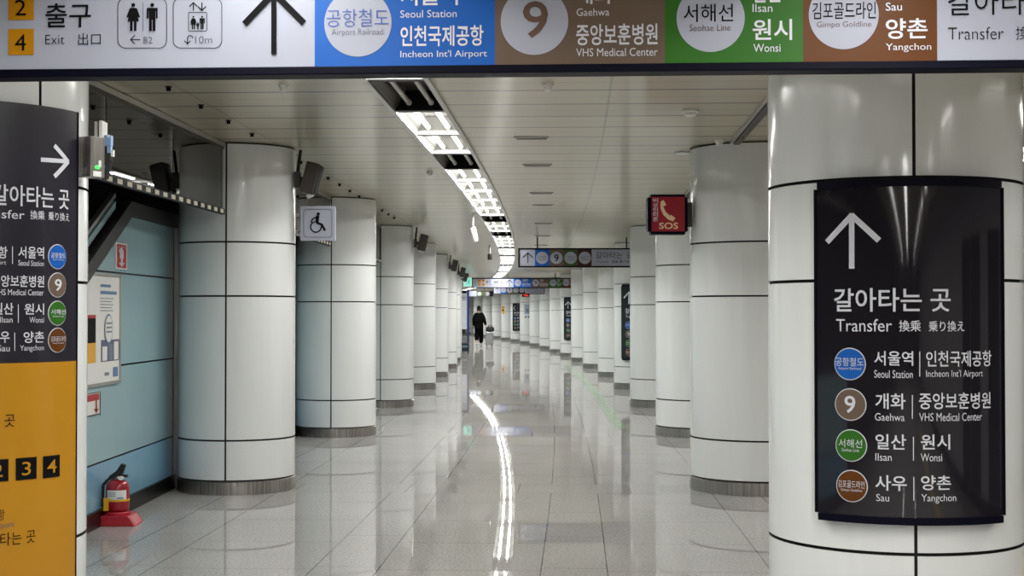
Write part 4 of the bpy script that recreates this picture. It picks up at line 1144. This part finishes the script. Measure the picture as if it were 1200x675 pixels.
for sx in (-1, 1):
    for sy in (-1, 1):
        mb = MB(); mb.tube((sx*.12-.012,sy*.17,.04), (sx*.12+.012,sy*.17,.04), .04, n=14); mb.build('wheel', M_RUB, t)

# ------------------------------------------------------------------ the walking person
def skin_mesh(name, pts, edges, root, sub=1):
    me = bpy.data.meshes.new(name); names = list(pts); ix = {n: i for i, n in enumerate(names)}
    me.from_pydata([pts[n][0] for n in names], [(ix[a], ix[b]) for a, b in edges], [])
    o = bpy.data.objects.new(name, me); COL.objects.link(o)
    sk = o.modifiers.new('skin', 'SKIN'); sk.use_smooth_shade = True
    for n in names:
        d = me.skin_vertices[0].data[ix[n]]; r = pts[n][1]; d.radius = r if isinstance(r, tuple) else (r, r); d.use_root = (n == root)
    sb = o.modifiers.new('sub', 'SUBSURF'); sb.levels = sub; sb.render_levels = sub
    dg = bpy.context.evaluated_depsgraph_get(); m2 = bpy.data.meshes.new_from_object(o.evaluated_get(dg))
    bpy.data.objects.remove(o); m2.polygons.foreach_set('use_smooth', [True]*len(m2.polygons)); return m2
def mesh_obj(name, me, m, parent, label=None):
    me.materials.clear(); me.materials.append(m); o = bpy.data.objects.new(name, me); COL.objects.link(o); o.parent = parent
    if label: o['label'] = label
    return o
YP = 65.0; q = atZ(561.3, 406, 0)
per = thing('person', 'person in a loose black jacket and trousers walking away pulling a silver suitcase', 'person', (q.x, q.y, 0), R(2))
# +Y is the walking direction; the figure is 1.80 m tall
J = {'pel':((0,0,.97),(.14,.11)), 'waist':((0,.0,1.10),(.13,.10)), 'chest':((0,.01,1.32),(.155,.11)), 'neck0':((0,.015,1.47),(.09,.075)), 'neck':((0,.03,1.545),.052),
     'head0':((0,.05,1.60),(.062,.075)), 'head1':((0,.055,1.68),(.078,.095)), 'head2':((0,.05,1.755),(.06,.07)),
     'shL':((-.17,.01,1.43),.062), 'elL':((-.235,-.03,1.16),.044), 'wrL':((-.225,.06,.92),.028), 'haL':((-.222,.085,.86),(.022,.036)),
     'shR':((.17,.01,1.43),.062), 'elR':((.24,-.05,1.17),.044), 'wrR':((.30,-.10,.945),.028), 'haR':((.315,-.12,.885),(.022,.036)),
     'hipL':((-.09,0,.92),.09), 'knL':((-.10,.06,.52),.058), 'anL':((-.10,-.20,.20),.036), 'baL':((-.10,-.13,.10),.034),
     'hipR':((.09,0,.92),.09), 'knR':((.10,.09,.50),.058), 'anR':((.10,.10,.09),.036), 'baR':((.10,.22,.035),.034)}
E_ = [('pel','waist'),('waist','chest'),('chest','neck0'),('neck0','neck'),('neck','head0'),('head0','head1'),('head1','head2'),
      ('chest','shL'),('shL','elL'),('elL','wrL'),('wrL','haL'),('chest','shR'),('shR','elR'),('elR','wrR'),('wrR','haR'),
      ('pel','hipL'),('hipL','knL'),('knL','anL'),('anL','baL'),('pel','hipR'),('hipR','knR'),('knR','anR'),('anR','baR')]
for s in 'LR':
    sg = -1 if s == 'L' else 1; h = Vector(J['ha'+s][0])
    for i, (dy, ln) in enumerate(((.026,.062),(.009,.070),(-.009,.066),(-.026,.052))):
        b = h+Vector((0,dy,-.03)); J['f%d%s' % (i,s)] = (tuple(b), .009); J['g%d%s' % (i,s)] = (tuple(b+Vector((-sg*.012,0,-ln*.55))), .008); J['k%d%s' % (i,s)] = (tuple(b+Vector((-sg*.034,0,-ln*.85))), .007)
        E_ += [('ha'+s,'f%d%s' % (i,s)),('f%d%s' % (i,s),'g%d%s' % (i,s)),('g%d%s' % (i,s),'k%d%s' % (i,s))]
    b = h+Vector((-sg*.012,.034,.01)); J['t0'+s] = (tuple(b), .011); J['t1'+s] = (tuple(b+Vector((-sg*.014,.016,-.04))), .009); E_ += [('ha'+s,'t0'+s),('t0'+s,'t1'+s)]
mesh_obj('body', skin_mesh('body', J, E_, 'pel', 2), M_SKIN, per)
face = MB()
mb = MB(); mb.lathe([(.004,-.02),(.016,0),(.004,.02)], 8, (0,.158,1.665)); mb.build('nose', M_SKIN, per)
for s in (-1, 1):
    mb = MB(); mb.lathe([(.004,-.03),(.012,-.01),(.014,.012),(.006,.03)], 8, (s*.083,.05,1.665)); mb.build('ear', M_SKIN, per)
    mb = MB(); mb.lathe([(.003,-.008),(.010,0),(.003,.008)], 8, (s*.032,.139,1.69)); mb.build('eye', M_BLACK_T, per)
mb = MB(); mb.box((0,.138,1.622), (.045,.01,.01)); mb.build('mouth', mat('lip', (150,80,76), .5), per)
JJ = {k: (J[k][0], r) for k, r in (('pel',(.20,.155)),('waist',(.195,.15)),('chest',(.205,.155)),('neck0',(.12,.105)),('shL',.098),('elL',.082),('wrL',.062),('shR',.098),('elR',.082),('wrR',.062))}
JJ['hem'] = ((0,-.01,.86),(.205,.16)); JJ['neck1'] = ((0,.02,1.51),(.085,.085))
jk = skin_mesh('jacket', JJ, [('hem','pel'),('pel','waist'),('waist','chest'),('chest','neck0'),('neck0','neck1'),('chest','shL'),('shL','elL'),('elL','wrL'),('chest','shR'),('shR','elR'),('elR','wrR')], 'pel', 2)
mesh_obj('jacket', jk, M_COAT, per)
JT = {'pel':(J['pel'][0],(.15,.12)),'hipL':(J['hipL'][0],.125),'knL':(J['knL'][0],.108),'anL':((-.10,-.16,.245),.10),'hipR':(J['hipR'][0],.125),'knR':(J['knR'][0],.112),'anR':((.10,.10,.13),.105)}
mesh_obj('trousers', skin_mesh('trousers', JT, [('pel','hipL'),('hipL','knL'),('knL','anL'),('pel','hipR'),('hipR','knR'),('knR','anR')], 'pel', 2), M_TROU, per)
JS = {'a':((.10,.06,.06),(.05,.055)),'b':((.10,.14,.05),(.05,.048)),'c':((.10,.24,.035),(.045,.033)),}
mesh_obj('shoe', skin_mesh('shoe', JS, [('a','b'),('b','c')], 'a', 2), M_SHOE, per)
JS = {'a':((-.10,-.23,.16),(.05,.055)),'b':((-.10,-.17,.105),(.05,.048)),'c':((-.10,-.10,.045),(.045,.035)),}
mesh_obj('shoe', skin_mesh('shoe', JS, [('a','b'),('b','c')], 'a', 2), M_SHOE, per)
JH = {'a':((0,.0,1.61),(.06,.05)),'b':((0,.03,1.69),(.092,.09)),'c':((0,.04,1.77),(.075,.08)),'d':((0,.0,1.80),(.04,.04)),'e':((0,-.01,1.82),(.032,.032))}
mesh_obj('hair', skin_mesh('hair', JH, [('a','b'),('b','c'),('c','d'),('d','e')], 'b', 2), M_HAIR, per)
# suitcase pulled at the side, bag on top
q2 = atZ(573.6, 404.5, 0)
sx = q.x+.47; sy = q.y-.12
t = thing('suitcase', 'silver hard shell rolling suitcase beside the walking person', 'suitcase', (sx, sy, 0), R(2))
mb = MB(); mb.box((0,0,.37), (.36,.22,.58)); mb.build('shell', M_SUIT, t, bevel=.035)
mb = MB()
for x in (-.11,-.055,0,.055,.11): mb.box((x,-.111,.37), (.016,.006,.5)); mb.box((x,.111,.37), (.016,.006,.5))
mb.build('rib', mat('silver_dark', (126,126,130), .35, .3), t)
for x in (-.12, .12):
    for y in (-.07, .07):
        mb = MB(); mb.tube((x-.014,y,.035), (x+.014,y,.035), .035, n=14); mb.build('wheel', M_RUB, t)
        mb = MB(); mb.box((x,y,.07), (.04,.04,.04)); mb.build('caster_fork', M_RUB, t)
mb = MB()
for x in (-.09, -.15): mb.tube((x,.09,.62), (x,.09,.845), .008, n=8)
mb.tube((-.165,.09,.85), (-.075,.09,.85), .014, n=8); mb.build('pull_handle', M_STEELD, t)
b = thing('travel_bag', 'dark soft bag resting on top of the silver suitcase', 'bag', (sx+.03, sy-.02, .66), R(2))
mb = MB(); mb.lathe([(.10,0),(.17,.03),(.19,.1),(.175,.18),(.12,.23),(.05,.245)], 20, sy=.62); mb.build('bag_body', M_BAG, b, smooth=50)
mb = MB(); mb.path([(-.09,0,.22),(-.06,0,.29),(.06,0,.29),(.09,0,.22)], .012, 8); mb.build('strap', M_RUB, b)
mb = MB(); mb.box((0,-.118,.09), (.16,.02,.1)); mb.build('pocket', M_BAG, b, bevel=.008)

# ------------------------------------------------------------------ world
w = bpy.data.worlds.new('world'); SC.world = w; w.use_nodes = True
w.node_tree.nodes['Background'].inputs[0].default_value = (.9,.93,1,1); w.node_tree.nodes['Background'].inputs[1].default_value = .25
